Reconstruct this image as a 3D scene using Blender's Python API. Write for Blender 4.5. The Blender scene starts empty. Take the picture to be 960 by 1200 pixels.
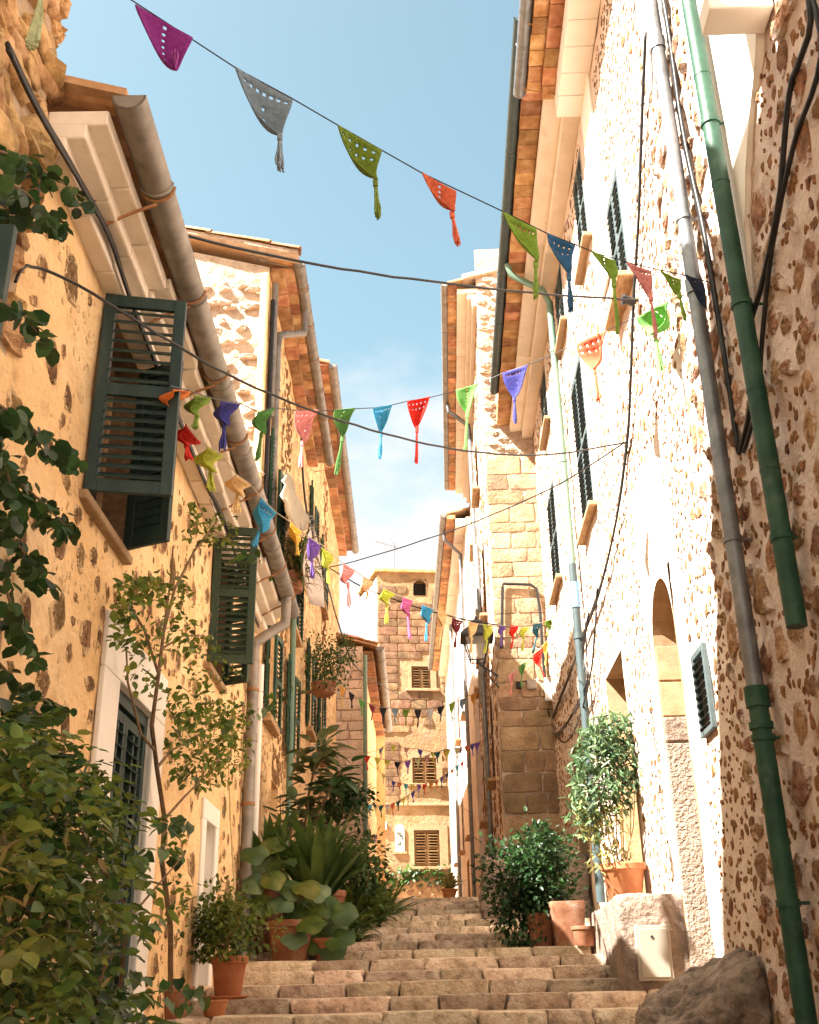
import bpy, bmesh, math, random
import numpy as np
from mathutils import Vector, Matrix, noise as mnoise

random.seed(7)
rng = np.random.default_rng(11)
scene = bpy.context.scene
COL = scene.collection
R_ = math.radians

# ------------------------------------------------------------------ camera
FPX = 1252.0; PITCH = R_(23.7); YAW = R_(1.63); ROLL = R_(1.2); EYE = 1.55
CF = Vector((-math.sin(YAW)*math.cos(PITCH), math.cos(YAW)*math.cos(PITCH), math.sin(PITCH)))
r0 = Vector((math.cos(YAW), math.sin(YAW), 0)); u0 = r0.cross(CF)
CR = r0*math.cos(ROLL)-u0*math.sin(ROLL); CU = r0*math.sin(ROLL)+u0*math.cos(ROLL)
CAMP = Vector((0, 0, EYE))
cam = bpy.data.cameras.new('camera'); camo = bpy.data.objects.new('camera', cam); COL.objects.link(camo)
cam.sensor_fit = 'VERTICAL'; cam.sensor_height = 36; cam.lens = 36*FPX/1200
cam.clip_start = .05; cam.clip_end = 3000
mw = Matrix((CR, CU, -CF)).transposed().to_4x4(); mw.translation = CAMP
camo.matrix_world = mw
scene.camera = camo
scene.render.resolution_x = 819; scene.render.resolution_y = 1024

# ------------------------------------------------------------------ light
SUN_EL = R_(49.5); sh = Vector((.88, .475, 0)).normalized()
sdir = Vector((sh.x*math.cos(SUN_EL), sh.y*math.cos(SUN_EL), -math.sin(SUN_EL)))
sl = bpy.data.lights.new('sun', 'SUN'); sl.energy = 5.0; sl.angle = R_(.5); sl.color = (1, .94, .86)
so = bpy.data.objects.new('sun', sl); COL.objects.link(so)
so.rotation_euler = sdir.to_track_quat('-Z', 'Y').to_euler(); so.location = (-8, -4, 25)
world = bpy.data.worlds.new('World'); scene.world = world; world.use_nodes = True
nt = world.node_tree; nt.nodes.clear()
wo = nt.nodes.new('ShaderNodeOutputWorld'); bg = nt.nodes.new('ShaderNodeBackground')
sky = nt.nodes.new('ShaderNodeTexSky'); sky.sky_type = 'NISHITA'; sky.sun_disc = False
sky.sun_elevation = SUN_EL; sky.sun_rotation = math.atan2(-sh.x, -sh.y)
sky.air_density = 1.0; sky.dust_density = 2.6; sky.ozone_density = 1.0
bg.inputs[1].default_value = .05
tc = nt.nodes.new('ShaderNodeTexCoord')
mp = nt.nodes.new('ShaderNodeMapping'); mp.inputs['Scale'].default_value = (2.2, 2.2, 4.2); mp.inputs['Location'].default_value = (.7, .3, .15)
nz = nt.nodes.new('ShaderNodeTexNoise'); nz.inputs['Scale'].default_value = 1.5; nz.inputs['Detail'].default_value = 9; nz.inputs['Roughness'].default_value = .58
sx = nt.nodes.new('ShaderNodeSeparateXYZ')
mr = nt.nodes.new('ShaderNodeMapRange'); mr.inputs['From Min'].default_value = .62; mr.inputs['From Max'].default_value = .36; mr.inputs['To Min'].default_value = -.14; mr.inputs['To Max'].default_value = .40
ad = nt.nodes.new('ShaderNodeMath'); ad.operation = 'ADD'
cr = nt.nodes.new('ShaderNodeMapRange'); cr.inputs['From Min'].default_value = .46; cr.inputs['From Max'].default_value = .76; cr.interpolation_type = 'SMOOTHSTEP'
mx = nt.nodes.new('ShaderNodeMix'); mx.data_type = 'RGBA'; mx.inputs[7].default_value = (3.0, 3.0, 3.04, 1)
tint = nt.nodes.new('ShaderNodeMix'); tint.data_type = 'RGBA'; tint.blend_type = 'MULTIPLY'; tint.inputs[0].default_value = 1; tint.inputs[7].default_value = (1.12, 1.19, .88, 1)
L = nt.links.new
L(tc.outputs['Generated'], mp.inputs[0]); L(mp.outputs[0], nz.inputs[0]); L(tc.outputs['Generated'], sx.inputs[0])
L(sx.outputs[2], mr.inputs[0]); L(nz.outputs[0], ad.inputs[0]); L(mr.outputs[0], ad.inputs[1]); L(ad.outputs[0], cr.inputs[0])
L(cr.outputs[0], mx.inputs[0]); L(sky.outputs[0], tint.inputs[6]); L(tint.outputs[2], mx.inputs[6]); L(mx.outputs[2], bg.inputs[0]); L(bg.outputs[0], wo.inputs[0])
vs = scene.view_settings; vs.view_transform = 'Standard'; vs.look = 'None'; vs.exposure = 2.85; vs.gamma = 1
scene.cycles.max_bounces = 8; scene.cycles.diffuse_bounces = 6; scene.cycles.transparent_max_bounces = 8

# ------------------------------------------------------------------ pixel helpers (960 x 1200 photo pixels)
def ray(x, y): return CF + CR*((x-480)/FPX) - CU*((y-600)/FPX)
def onX(X, x, y):
    r = ray(x, y); return CAMP + r*(X/r.x)
def onY(Y, x, y):
    r = ray(x, y); return CAMP + r*(Y/r.y)
TOPD = 18.75
def ground_z(d):
    if d < 0: return 0.15*max(d, -3)
    return .15*d if d < TOPD else .15*TOPD+.012*(d-TOPD)
STEP_D0 = 8.89-.708*10; STEP_T = .708
def step_z(d):
    """height of the tread at distance d"""
    if d < STEP_D0: return .15*STEP_D0-.1
    if d >= TOPD: return ground_z(d)
    k = math.floor((d-STEP_D0)/STEP_T+1e-6)
    return .15*(STEP_D0+k*STEP_T)
def onG(x, y):
    r = ray(x, y); d = EYE/(.15-r.z/r.y); return CAMP + r*(d/r.y)

# ------------------------------------------------------------------ object helpers
def tag(o, label=None, cat=None, group=None, kind=None):
    if label: o['label'] = label
    if cat: o['category'] = cat
    if group: o['group'] = group
    if kind: o['kind'] = kind
    return o
def org(o):
    v = Vector((0, 0, 0))
    while o is not None:
        v = v + o.location; o = o.parent
    return v
def thing(name, loc, label, cat, group=None):
    o = bpy.data.objects.new(name, None); COL.objects.link(o); o.location = Vector(loc)
    o.empty_display_size = .1
    return tag(o, label, cat, group)
def inst(name, me, P, parent=None, rot=None, scale=None, mat=None):
    o = bpy.data.objects.new(name, me); COL.objects.link(o)
    P = Vector(P)
    if parent is not None:
        o.parent = parent; P = P-org(parent)
    o.location = P
    if rot is not None:
        o.rotation_mode = 'QUATERNION'; o.rotation_quaternion = rot
    if scale is not None: o.scale = scale
    return o
def raw_mesh(name, verts, faces, mats, smooth=False, fmat=None):
    me = bpy.data.meshes.new(name); me.from_pydata([tuple(v) for v in verts], [], faces)
    for m in (mats if isinstance(mats, (list, tuple)) else [mats]): me.materials.append(m)
    if smooth: me.polygons.foreach_set('use_smooth', [True]*len(me.polygons))
    if fmat is not None: me.polygons.foreach_set('material_index', fmat)
    me.update(); return me

class MB:
    def __init__(s): s.v = []; s.f = []; s.m = []; s.cm = 0
    def add(s, vs_, fs):
        b = len(s.v); s.v += [Vector(q) for q in vs_]; s.f += [[i+b for i in f] for f in fs]; s.m += [s.cm]*len(fs); return s
    def hexa(s, c):   # 8 corners: bottom loop 0-3, top loop 4-7
        return s.add(c, [[3, 2, 1, 0], [4, 5, 6, 7], [0, 1, 5, 4], [1, 2, 6, 5], [2, 3, 7, 6], [3, 0, 4, 7]])
    def box(s, x0, x1, y0, y1, z0, z1):
        return s.hexa([(x0, y0, z0), (x1, y0, z0), (x1, y1, z0), (x0, y1, z0), (x0, y0, z1), (x1, y0, z1), (x1, y1, z1), (x0, y1, z1)])
    def tube(s, pts, r, n=8, caps=True):
        pts = [Vector(p) for p in pts]; rs = r if isinstance(r, (list, tuple)) else [r]*len(pts)
        b = len(s.v); up = None
        for i, p in enumerate(pts):
            t = (pts[min(i+1, len(pts)-1)]-pts[max(i-1, 0)])
            if t.length < 1e-9: t = Vector((0, 0, 1))
            t.normalize()
            if up is None:
                up = Vector((0, 0, 1)) if abs(t.z) < .9 else Vector((1, 0, 0))
            a = (up - t*up.dot(t))
            if a.length < 1e-6: a = t.orthogonal()
            a.normalize(); up = a; c = t.cross(a)
            for k in range(n):
                an = 2*math.pi*k/n; s.v.append(p+(a*math.cos(an)+c*math.sin(an))*rs[i])
        nf = 0
        for i in range(len(pts)-1):
            for k in range(n):
                k2 = (k+1) % n; s.f.append([b+i*n+k, b+i*n+k2, b+(i+1)*n+k2, b+(i+1)*n+k]); nf += 1
        if caps:
            s.f.append([b+k for k in range(n)][::-1]); e = b+(len(pts)-1)*n; s.f.append([e+k for k in range(n)]); nf += 2
        s.m += [s.cm]*nf
        return s
    def lathe(s, c, prof, n=20, sq=None):
        """prof: (radius, height) list; sq = superellipse exponent for square pots"""
        c = Vector(c); b = len(s.v)
        for (r, h) in prof:
            for k in range(n):
                a = 2*math.pi*k/n; ca, sa = math.cos(a), math.sin(a); q = 1
                if sq: q = 1/(abs(ca)**sq+abs(sa)**sq)**(1/sq)
                s.v.append(c+Vector((ca*r*q, sa*r*q, h)))
        nf = 0
        for i in range(len(prof)-1):
            for k in range(n):
                k2 = (k+1) % n; s.f.append([b+i*n+k, b+i*n+k2, b+(i+1)*n+k2, b+(i+1)*n+k]); nf += 1
        s.f.append([b+k for k in range(n)][::-1]); e = b+(len(prof)-1)*n; s.f.append([e+k for k in range(n)]); s.m += [s.cm]*(nf+2)
        return s
    def build(s, name, mats, parent=None, smooth=False, bevel=0, kind=None, autos=False):
        o_ = org(parent) if parent is not None else Vector((0, 0, 0))
        loc = Vector((0, 0, 0))
        if parent is None and s.v:
            xs = [v.x for v in s.v]; ys = [v.y for v in s.v]; zs = [v.z for v in s.v]
            loc = Vector(((min(xs)+max(xs))/2, (min(ys)+max(ys))/2, min(zs))); o_ = loc
        me = raw_mesh(name, [v-o_ for v in s.v], s.f, mats, smooth, s.m)
        if autos: me.shade_smooth(); me.set_sharp_from_angle(angle=R_(autos))
        o = bpy.data.objects.new(name, me); COL.objects.link(o); o.location = loc
        if parent is not None: o.parent = parent
        if bevel:
            md = o.modifiers.new('bevel', 'BEVEL'); md.width = bevel; md.segments = 2; md.limit_method = 'ANGLE'
        if kind: o['kind'] = kind
        return o

class Wall:
    """a vertical plane in plan: origin, direction of u, outward normal"""
    def __init__(s, P, d, n): s.P = Vector((P[0], P[1], 0)); s.d = Vector((d[0], d[1], 0)).normalized(); s.n = Vector((n[0], n[1], 0)).normalized()
    def p(s, u, z, n=0): return s.P+s.d*u+s.n*n+Vector((0, 0, z))
    def pix(s, x, y, off=0):
        r = ray(x, y); t = (s.P+s.n*off-CAMP).dot(s.n)/r.dot(s.n); q = CAMP+r*t-s.P
        return q.dot(s.d), q.z
    def pp(s, x, y, off=0):
        u, z = s.pix(x, y, off); return s.p(u, z, off)
    def box(s, mb, u0_, u1, z0, z1, n0, n1):
        c = [s.p(u0_, z0, n0), s.p(u1, z0, n0), s.p(u1, z0, n1), s.p(u0_, z0, n1), s.p(u0_, z1, n0), s.p(u1, z1, n0), s.p(u1, z1, n1), s.p(u0_, z1, n1)]
        if s.d.cross(s.n).z < 0: c = [c[i] for i in (1, 0, 3, 2, 5, 4, 7, 6)]
        return mb.hexa(c)
    def rot(s):
        """quaternion: local x->u, y->-n ... z->n (stone faces look along +z)"""
        return Matrix((s.d, Vector((0, 0, 1)), s.n)).transposed().to_quaternion() if s.d.cross(Vector((0, 0, 1))).dot(s.n) > 0 else Matrix((-s.d, Vector((0, 0, 1)), s.n)).transposed().to_quaternion()

AL = -R_(2.1)
WL1 = Wall((-2.16-math.tan(AL)*8, 0), (math.sin(AL), math.cos(AL)), (math.cos(AL), -math.sin(AL)))
def left_wall(off): return Wall((WL1.P.x+off, 0), (math.sin(AL), math.cos(AL)), (math.cos(AL), -math.sin(AL)))
def right_wall(x): return Wall((x, 0), (0, 1), (-1, 0))
WR1 = right_wall(1.98)

# ------------------------------------------------------------------ materials
def ramp(nt, stops):
    n = nt.nodes.new('ShaderNodeValToRGB'); e = n.color_ramp.elements
    e[0].position, e[0].color = stops[0][0], (*stops[0][1], 1); e[1].position, e[1].color = stops[-1][0], (*stops[-1][1], 1)
    for p, c in stops[1:-1]:
        q = e.new(p); q.color = (*c, 1)
    return n
def mat(name, cols, scale=4, detail=6, rough=.85, bump=.3, bscale=30, bdist=.02, coords='obj', rnd=0, metal=0, stretch=None, stain=None, island=False, spec=.3, trans=0, bdetail=6, smear=None):
    """noise-ramped colours; rnd varies value per object; stain=(colour, scale, lo, hi)"""
    m = bpy.data.materials.new(name); m.use_nodes = True; t = m.node_tree; t.nodes.clear(); N = t.nodes.new; K = t.links.new
    out = N('ShaderNodeOutputMaterial'); b = N('ShaderNodeBsdfPrincipled'); K(b.outputs[0], out.inputs[0])
    b.inputs['Roughness'].default_value = rough; b.inputs['Metallic'].default_value = metal
    b.inputs['Specular IOR Level'].default_value = spec
    g = N('ShaderNodeNewGeometry'); oi = N('ShaderNodeObjectInfo')
    src = g.outputs['Position']
    mpn = N('ShaderNodeMapping')
    if stretch: mpn.inputs['Scale'].default_value = stretch
    K(src, mpn.inputs[0]); src = mpn.outputs[0]
    n1 = N('ShaderNodeTexNoise'); n1.inputs['Scale'].default_value = scale; n1.inputs['Detail'].default_value = detail; n1.inputs['Roughness'].default_value = .62
    K(src, n1.inputs[0])
    k = len(cols); rp = ramp(t, [(.3+.4*i/max(1, k-1), c) for i, c in enumerate(cols)]) if k > 1 else None
    if rp: K(n1.outputs[0], rp.inputs[0]); col = rp.outputs[0]
    else:
        rg = N('ShaderNodeRGB'); rg.outputs[0].default_value = (*cols[0], 1); col = rg.outputs[0]
    if stain:
        c, ssc, lo, hi = stain
        n2 = N('ShaderNodeTexNoise'); n2.inputs['Scale'].default_value = ssc; n2.inputs['Detail'].default_value = 8; n2.inputs['Roughness'].default_value = .65; K(src, n2.inputs[0])
        mr_ = N('ShaderNodeMapRange'); mr_.inputs['From Min'].default_value = lo; mr_.inputs['From Max'].default_value = hi; K(n2.outputs[0], mr_.inputs[0])
        mm = N('ShaderNodeMix'); mm.data_type = 'RGBA'; K(mr_.outputs[0], mm.inputs[0]); K(col, mm.inputs[6]); mm.inputs[7].default_value = (*c, 1); col = mm.outputs[2]
    if rnd:
        h = N('ShaderNodeHueSaturation'); mv = N('ShaderNodeMapRange'); mv.inputs['To Min'].default_value = 1-rnd; mv.inputs['To Max'].default_value = 1+rnd
        K(g.outputs['Random Per Island'] if island else oi.outputs['Random'], mv.inputs[0]); K(mv.outputs[0], h.inputs['Value'])
        mh = N('ShaderNodeMapRange'); mh.inputs['To Min'].default_value = .5-.045*rnd; mh.inputs['To Max'].default_value = .5+.045*rnd
        ms = N('ShaderNodeMath'); ms.operation = 'FRACT'; mu = N('ShaderNodeMath'); mu.operation = 'MULTIPLY'; mu.inputs[1].default_value = 7.31
        K(g.outputs['Random Per Island'] if island else oi.outputs['Random'], mu.inputs[0]); K(mu.outputs[0], ms.inputs[0]); K(ms.outputs[0], mh.inputs[0]); K(mh.outputs[0], h.inputs['Hue'])
        K(col, h.inputs['Color']); col = h.outputs[0]
    if smear:
        sc_, lo_, hi_ = smear
        tco = N('ShaderNodeTexCoord'); sp = N('ShaderNodeVectorMath'); sp.operation = 'MULTIPLY'; sp.inputs[1].default_value = (1, 1, 0); K(tco.outputs['Object'], sp.inputs[0])
        ln = N('ShaderNodeVectorMath'); ln.operation = 'LENGTH'; K(sp.outputs[0], ln.inputs[0])
        ns = N('ShaderNodeTexNoise'); ns.inputs['Scale'].default_value = 34; ns.inputs['Detail'].default_value = 5; ns.inputs['Roughness'].default_value = .7; K(g.outputs['Position'], ns.inputs[0])
        ma = N('ShaderNodeMath'); ma.operation = 'MULTIPLY_ADD'; ma.inputs[1].default_value = 1.5; K(ns.outputs[0], ma.inputs[0]); K(ln.outputs['Value'], ma.inputs[2])
        mq = N('ShaderNodeMapRange'); mq.inputs['From Min'].default_value = lo_; mq.inputs['From Max'].default_value = hi_; K(ma.outputs[0], mq.inputs[0])
        mz = N('ShaderNodeMix'); mz.data_type = 'RGBA'; K(mq.outputs[0], mz.inputs[0]); K(col, mz.inputs[6]); mz.inputs[7].default_value = (*sc_, 1); col = mz.outputs[2]
    K(col, b.inputs['Base Color'])
    if bump:
        n3 = N('ShaderNodeTexNoise'); n3.inputs['Scale'].default_value = bscale; n3.inputs['Detail'].default_value = bdetail; n3.inputs['Roughness'].default_value = .6; K(src, n3.inputs[0])
        bp = N('ShaderNodeBump'); bp.inputs['Strength'].default_value = bump; bp.inputs['Distance'].default_value = bdist
        K(n3.outputs[0], bp.inputs['Height']); K(bp.outputs[0], b.inputs['Normal'])
    if trans:
        tr = N('ShaderNodeBsdfTranslucent'); K(col, tr.inputs[0]); ms_ = N('ShaderNodeMixShader'); ms_.inputs[0].default_value = trans
        K(b.outputs[0], ms_.inputs[1]); K(tr.outputs[0], ms_.inputs[2]); K(ms_.outputs[0], out.inputs[0])
    return m
M = {}
M['plaster_l'] = mat('ochre_plaster', [(.68, .44, .20), (.80, .55, .285), (.84, .63, .37)], 1.3, 6, .92, .8, 20, .03, stain=((.42, .25, .11), 5.5, .53, .85))
M['stone_l'] = mat('exposed_stone', [(.10, .05, .018), (.26, .14, .055), (.46, .29, .14)], 22, 6, .9, 1, 60, .03, rnd=.28, smear=((.78, .55, .31), 1.40, 1.58))
M['rubble_l'] = mat('rubble_stone', [(.28, .16, .07), (.50, .31, .14), (.62, .43, .24)], 7, 7, .92, .9, 26, .03, rnd=.22)
M['mortar'] = mat('mortar', [(.36, .26, .17), (.5, .38, .26)], 9, 7, .95, .9, 40, .02)
M['plaster_r'] = mat('pale_plaster', [(.52, .41, .335), (.65, .53, .445), (.72, .60, .52)], 1.6, 6, .92, .8, 20, .03, stain=((.50, .34, .22), 8, .56, .78))
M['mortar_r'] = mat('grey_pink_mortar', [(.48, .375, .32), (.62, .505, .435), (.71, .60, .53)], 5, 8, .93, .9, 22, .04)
M['stone_r'] = mat('brown_stone', [(.13, .07, .04), (.29, .155, .08), (.48, .31, .19)], 14, 6, .9, 1, 50, .03, rnd=.3, smear=((.62, .50, .43), 1.45, 1.65))
M['chip_r'] = mat('stone_chip', [(.10, .042, .017), (.20, .092, .038), (.33, .17, .078)], 18, 6, .9, .7, 50, .01, rnd=.3, island=True)
M['white'] = mat('white_plaster', [(.74, .70, .64), (.80, .77, .71)], 2, 6, .9, .25, 20, .008)
M['cornice'] = mat('cream_cornice', [(.62, .54, .44), (.74, .67, .57)], 3, 6, .88, .3, 28, .008, rnd=.08, stain=((.40, .31, .22), 3, .6, .85))
M['tile'] = mat('terracotta_tile', [(.22, .095, .04), (.36, .185, .088), (.48, .32, .19)], 5, 6, .9, .5, 40, .008, rnd=.38)
M['roofslab'] = mat('roof_underside', [(.36, .2, .1), (.48, .3, .17)], 6, 5, .92, .5, 30, .01)
M['zinc'] = mat('aged_zinc', [(.15, .135, .118), (.235, .215, .19), (.30, .275, .245)], 6, 7, .6, .15, 40, .004, metal=.55, spec=.4)
M['rust'] = mat('rusty_iron', [(.22, .10, .04), (.36, .19, .09)], 30, 5, .8, .3, 60, .003)
M['steel'] = mat('galvanised_steel', [(.14, .15, .16), (.27, .285, .30)], 7, 7, .5, .25, 30, .006, metal=.75, spec=.5)
M['dkgutter'] = mat('dark_blue_green_gutter', [(.035, .055, .06), (.06, .085, .09)], 8, 5, .5, .1, 30, .003)
M['green_pipe'] = mat('green_painted_pipe', [(.008, .036, .02), (.016, .06, .035), (.03, .085, .052)], 5, 7, .55, .3, 24, .008, spec=.3, stain=((.07, .09, .065), 10, .56, .8))
M['pale_green_pipe'] = mat('faded_green_pipe', [(.11, .19, .14), (.17, .26, .2)], 4, 6, .6, .1, 30, .003)
M['shutter'] = mat('dark_green_shutter', [(.011, .028, .026), (.018, .040, .037), (.03, .056, .050)], 7, 7, .55, .25, 50, .004, stretch=(1, 1, .3), rnd=.12, stain=((.08, .085, .07), 14, .60, .82))
M['shutter2'] = mat('olive_green_shutter', [(.022, .042, .024), (.036, .06, .036)], 7, 7, .6, .25, 50, .004, rnd=.12)
M['greyshut'] = mat('grey_green_shutter', [(.05, .072, .075), (.08, .105, .108)], 7, 6, .6, .2, 40, .004, rnd=.1)
M['brownshut'] = mat('ochre_brown_shutter', [(.10, .047, .015), (.16, .082, .026)], 8, 6, .65, .2, 40, .004, rnd=.12)
M['wood'] = mat('weathered_wood', [(.24, .13, .06), (.42, .26, .13), (.5, .34, .19)], 6, 7, .85, .5, 30, .006, stretch=(5, 1, 5))
M['dark'] = mat('dark_interior', [(.02, .018, .016), (.035, .03, .026)], 4, 3, .9, 0)
M['glass'] = mat('window_glass', [(.03, .035, .04)], 4, 3, .08, 0, spec=.6)
M['sandstone'] = mat('sandstone_sill', [(.27, .17, .09), (.38, .26, .15)], 8, 6, .9, .4, 35, .008, rnd=.1)
M['step'] = mat('step_stone', [(.33, .225, .145), (.60, .46, .325), (.74, .62, .47)], 6, 8, .92, 1, 26, .04, rnd=.32, stain=((.22, .155, .105), 11, .52, .72))
M['tread'] = mat('tread_paving', [(.36, .26, .18), (.56, .44, .32)], 6, 7, .95, .8, 20, .03)
M['earth'] = mat('ground_earth', [(.25, .18, .11), (.36, .27, .17)], 1, 6, .95, .4, 10, .03)
M['ashlar'] = mat('ashlar_block', [(.22, .14, .08), (.34, .225, .13), (.42, .30, .19)], 4, 8, .92, .9, 20, .035, rnd=.3, stain=((.30, .24, .18), 6, .58, .8))
M['towerblock'] = mat('tower_block', [(.08, .045, .025), (.17, .095, .05), (.26, .165, .095)], 3, 7, .92, .7, 12, .03, rnd=.3)
M['towerplaster'] = mat('tower_plaster', [(.20, .115, .055), (.31, .19, .095), (.38, .26, .15)], 1.3, 9, .92, .8, 8, .05, stain=((.20, .125, .08), 2.2, .48, .70))
M['pinkrubble'] = mat('pink_rubble', [(.34, .245, .18), (.46, .355, .27), (.54, .44, .35)], 6, 9, .94, 1, 9, .06, stain=((.26, .155, .085), 5, .55, .72))
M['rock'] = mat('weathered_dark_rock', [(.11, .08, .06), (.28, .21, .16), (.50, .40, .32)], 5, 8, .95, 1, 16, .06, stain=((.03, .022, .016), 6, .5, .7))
M['palestone_sun_tint'] = mat('pale_rubble_sun_tint', [(.46, .36, .28), (.62, .50, .40), (.70, .59, .49)], 6, 8, .94, 1, 9, .05, rnd=.15, stain=((.34, .22, .13), 6, .55, .72))  # rubble colour lightened to stand for sunlight on the low house end wall
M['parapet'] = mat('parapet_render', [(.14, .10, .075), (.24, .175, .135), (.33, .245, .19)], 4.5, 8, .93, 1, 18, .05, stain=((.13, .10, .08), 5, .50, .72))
M['stipple'] = mat('stippled_render', [(.19, .15, .12), (.27, .22, .175)], 6, 6, .93, 1, 32, .03, bdetail=2)
M['terracotta'] = mat('terracotta_pot', [(.28, .10, .038), (.38, .15, .06), (.46, .215, .105)], 5, 7, .85, .3, 40, .005, rnd=.15, stain=((.5, .4, .3), 5, .62, .85))
M['oldpot'] = mat('old_red_pot', [(.15, .058, .028), (.23, .095, .048), (.30, .16, .095)], 5, 7, .88, .4, 30, .008, stain=((.3, .25, .2), 6, .55, .8))
M['soil'] = mat('potting_soil', [(.03, .02, .014), (.06, .04, .028)], 20, 4, .95, .6, 50, .02)
M['cable'] = mat('black_cable', [(.010, .010, .011), (.022, .021, .02)], 20, 3, .5, 0)
M['iron'] = mat('wrought_iron', [(.014, .014, .015), (.03, .028, .027)], 20, 4, .55, .1, 40, .002)
M['lampglass'] = mat('lantern_glass', [(.6, .56, .48)], 3, 2, .1, 0, spec=.5)
_t = M['lampglass'].node_tree; _mx = _t.nodes.new('ShaderNodeMixShader'); _mx.inputs[0].default_value = .82; _tr = _t.nodes.new('ShaderNodeBsdfTransparent')
_b = [n_ for n_ in _t.nodes if n_.type == 'BSDF_PRINCIPLED'][0]; _o = [n_ for n_ in _t.nodes if n_.type == 'OUTPUT_MATERIAL'][0]
_t.links.new(_b.outputs[0], _mx.inputs[1]); _t.links.new(_tr.outputs[0], _mx.inputs[2]); _t.links.new(_mx.outputs[0], _o.inputs[0])
M['greybox'] = mat('grey_plastic_box', [(.52, .50, .47), (.6, .58, .55)], 4, 4, .6, 0)
M['cabinet'] = mat('beige_cabinet_door', [(.25, .215, .175), (.31, .27, .22)], 3, 5, .5, .08, 20, .003, stain=((.4, .35, .28), 3, .6, .8))
M['canvas'] = mat('beige_canvas', [(.42, .36, .27), (.5, .44, .34)], 5, 5, .9, .3, 60, .004, trans=.3)
M['bark_and_shade'] = mat('brown_bark_and_shade', [(.10, .06, .03), (.22, .14, .08)], 20, 6, .9, .6, 50, .006)  # stem bark; also painted recess shade in the ochre house window reveals
M['cane'] = mat('pale_cane', [(.42, .3, .14), (.55, .42, .22)], 15, 5, .7, .2, 40, .004)
def leafmat(name, a, b, c, tr=.35, rnd=.5, rough=.45):
    return mat(name, [a, b, c], 3, 4, rough, 0, rnd=rnd, island=True, spec=.35, trans=tr)
M['leaf_dark'] = leafmat('dark_glossy_leaf', (.014, .038, .011), (.026, .064, .018), (.05, .10, .03))
M['leaf_mid'] = leafmat('mid_green_leaf', (.022, .056, .012), (.05, .10, .022), (.11, .17, .04))
M['leaf_light'] = leafmat('yellow_green_leaf', (.04, .08, .012), (.095, .145, .024), (.22, .23, .05), .45)
M['leaf_blue'] = leafmat('blue_green_leaf', (.045, .095, .042), (.09, .155, .07), (.17, .235, .115))
M['leaf_yellow'] = leafmat('pale_yellow_leaf', (.20, .20, .05), (.28, .26, .08), (.34, .32, .14))
M['leaf_var'] = leafmat('variegated_leaf', (.035, .06, .022), (.09, .12, .045), (.28, .28, .14), .3)
M['leaf_dry'] = leafmat('dry_straw_leaf', (.2, .14, .05), (.28, .22, .09), (.17, .18, .06))
_cl = {}
def cloth(c):
    c = tuple(x*.95 for x in c); k = tuple(round(x, 3) for x in c)
    if k not in _cl:
        _cl[k] = mat('crochet_yarn', [tuple(x*.72 for x in c), c, tuple(min(.9, x*1.2+.01) for x in c)], 40, 4, .9, .6, 160, .006, trans=.28)
    return _cl[k]
# ------------------------------------------------------------------ shape builders
def lerp_list(a, b, res):
    n = max(1, int(math.ceil((b-a)/res))); return [a+(b-a)*i/n for i in range(n)]
def wall_panel(W, ua, ub, za, zb, holes, name, m, parent, res=.25, disp=None, n=0.0, smooth=True):
    """a wall face with rectangular openings; disp(U,Z)->offset along the outward normal"""
    us = sorted({ua, ub, *[h[0] for h in holes], *[h[1] for h in holes]}); us = [u for u in us if ua <= u <= ub]
    zs = sorted({za, zb, *[h[2] for h in holes], *[h[3] for h in holes]}); zs = [z for z in zs if za <= z <= zb]
    U = []; Z = []
    for a, b in zip(us, us[1:]): U += lerp_list(a, b, res)
    U.append(us[-1])
    for a, b in zip(zs, zs[1:]): Z += lerp_list(a, b, res)
    Z.append(zs[-1])
    U = np.array(U); Z = np.array(Z); GU, GZ = np.meshgrid(U, Z, indexing='ij')
    D = np.full(GU.shape, n) if disp is None else n+disp(GU, GZ)
    P = np.array(W.P)-np.array(org(parent)); dv = np.array(W.d); nv = np.array(W.n)
    V = P+GU[..., None]*dv+D[..., None]*nv; V[..., 2] += GZ
    nz_ = len(Z); idx = np.arange(GU.size).reshape(GU.shape)
    cu = (U[:-1]+U[1:])/2; cz = (Z[:-1]+Z[1:])/2; keep = np.ones((len(cu), len(cz)), bool)
    for h in holes:
        keep &= ~(((cu > h[0]) & (cu < h[1]))[:, None] & ((cz > h[2]) & (cz < h[3]))[None, :])
    I, J = np.nonzero(keep)
    F = np.stack([idx[I, J], idx[I+1, J], idx[I+1, J+1], idx[I, J+1]], 1)
    if W.d.cross(Vector((0, 0, 1))).dot(W.n) < 0: F = F[:, ::-1]
    me = raw_mesh(name, V.reshape(-1, 3), F.tolist(), m, smooth)
    bm = bmesh.new(); bm.from_mesh(me); bmesh.ops.delete(bm, geom=[v for v in bm.verts if not v.link_faces], context='VERTS'); bm.to_mesh(me); bm.free()
    o = bpy.data.objects.new(name, me); COL.objects.link(o); o.parent = parent
    return o
def fnoise(U, Z, s, seed=0, octv=3):
    """cheap smooth noise on arrays from summed sines"""
    r = np.random.default_rng(seed); out = np.zeros_like(U); amp = 1
    for o in range(octv):
        for k in range(5):
            a = r.uniform(0, 2*math.pi); f = s*(2**o)*r.uniform(.7, 1.4)
            out += amp*np.sin(f*(U*math.cos(a)+Z*math.sin(a))+r.uniform(0, 7)+1.3*np.sin(f*.6*(Z*math.cos(a)-U*math.sin(a))+k))/5
        amp *= .55
    return out
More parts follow.
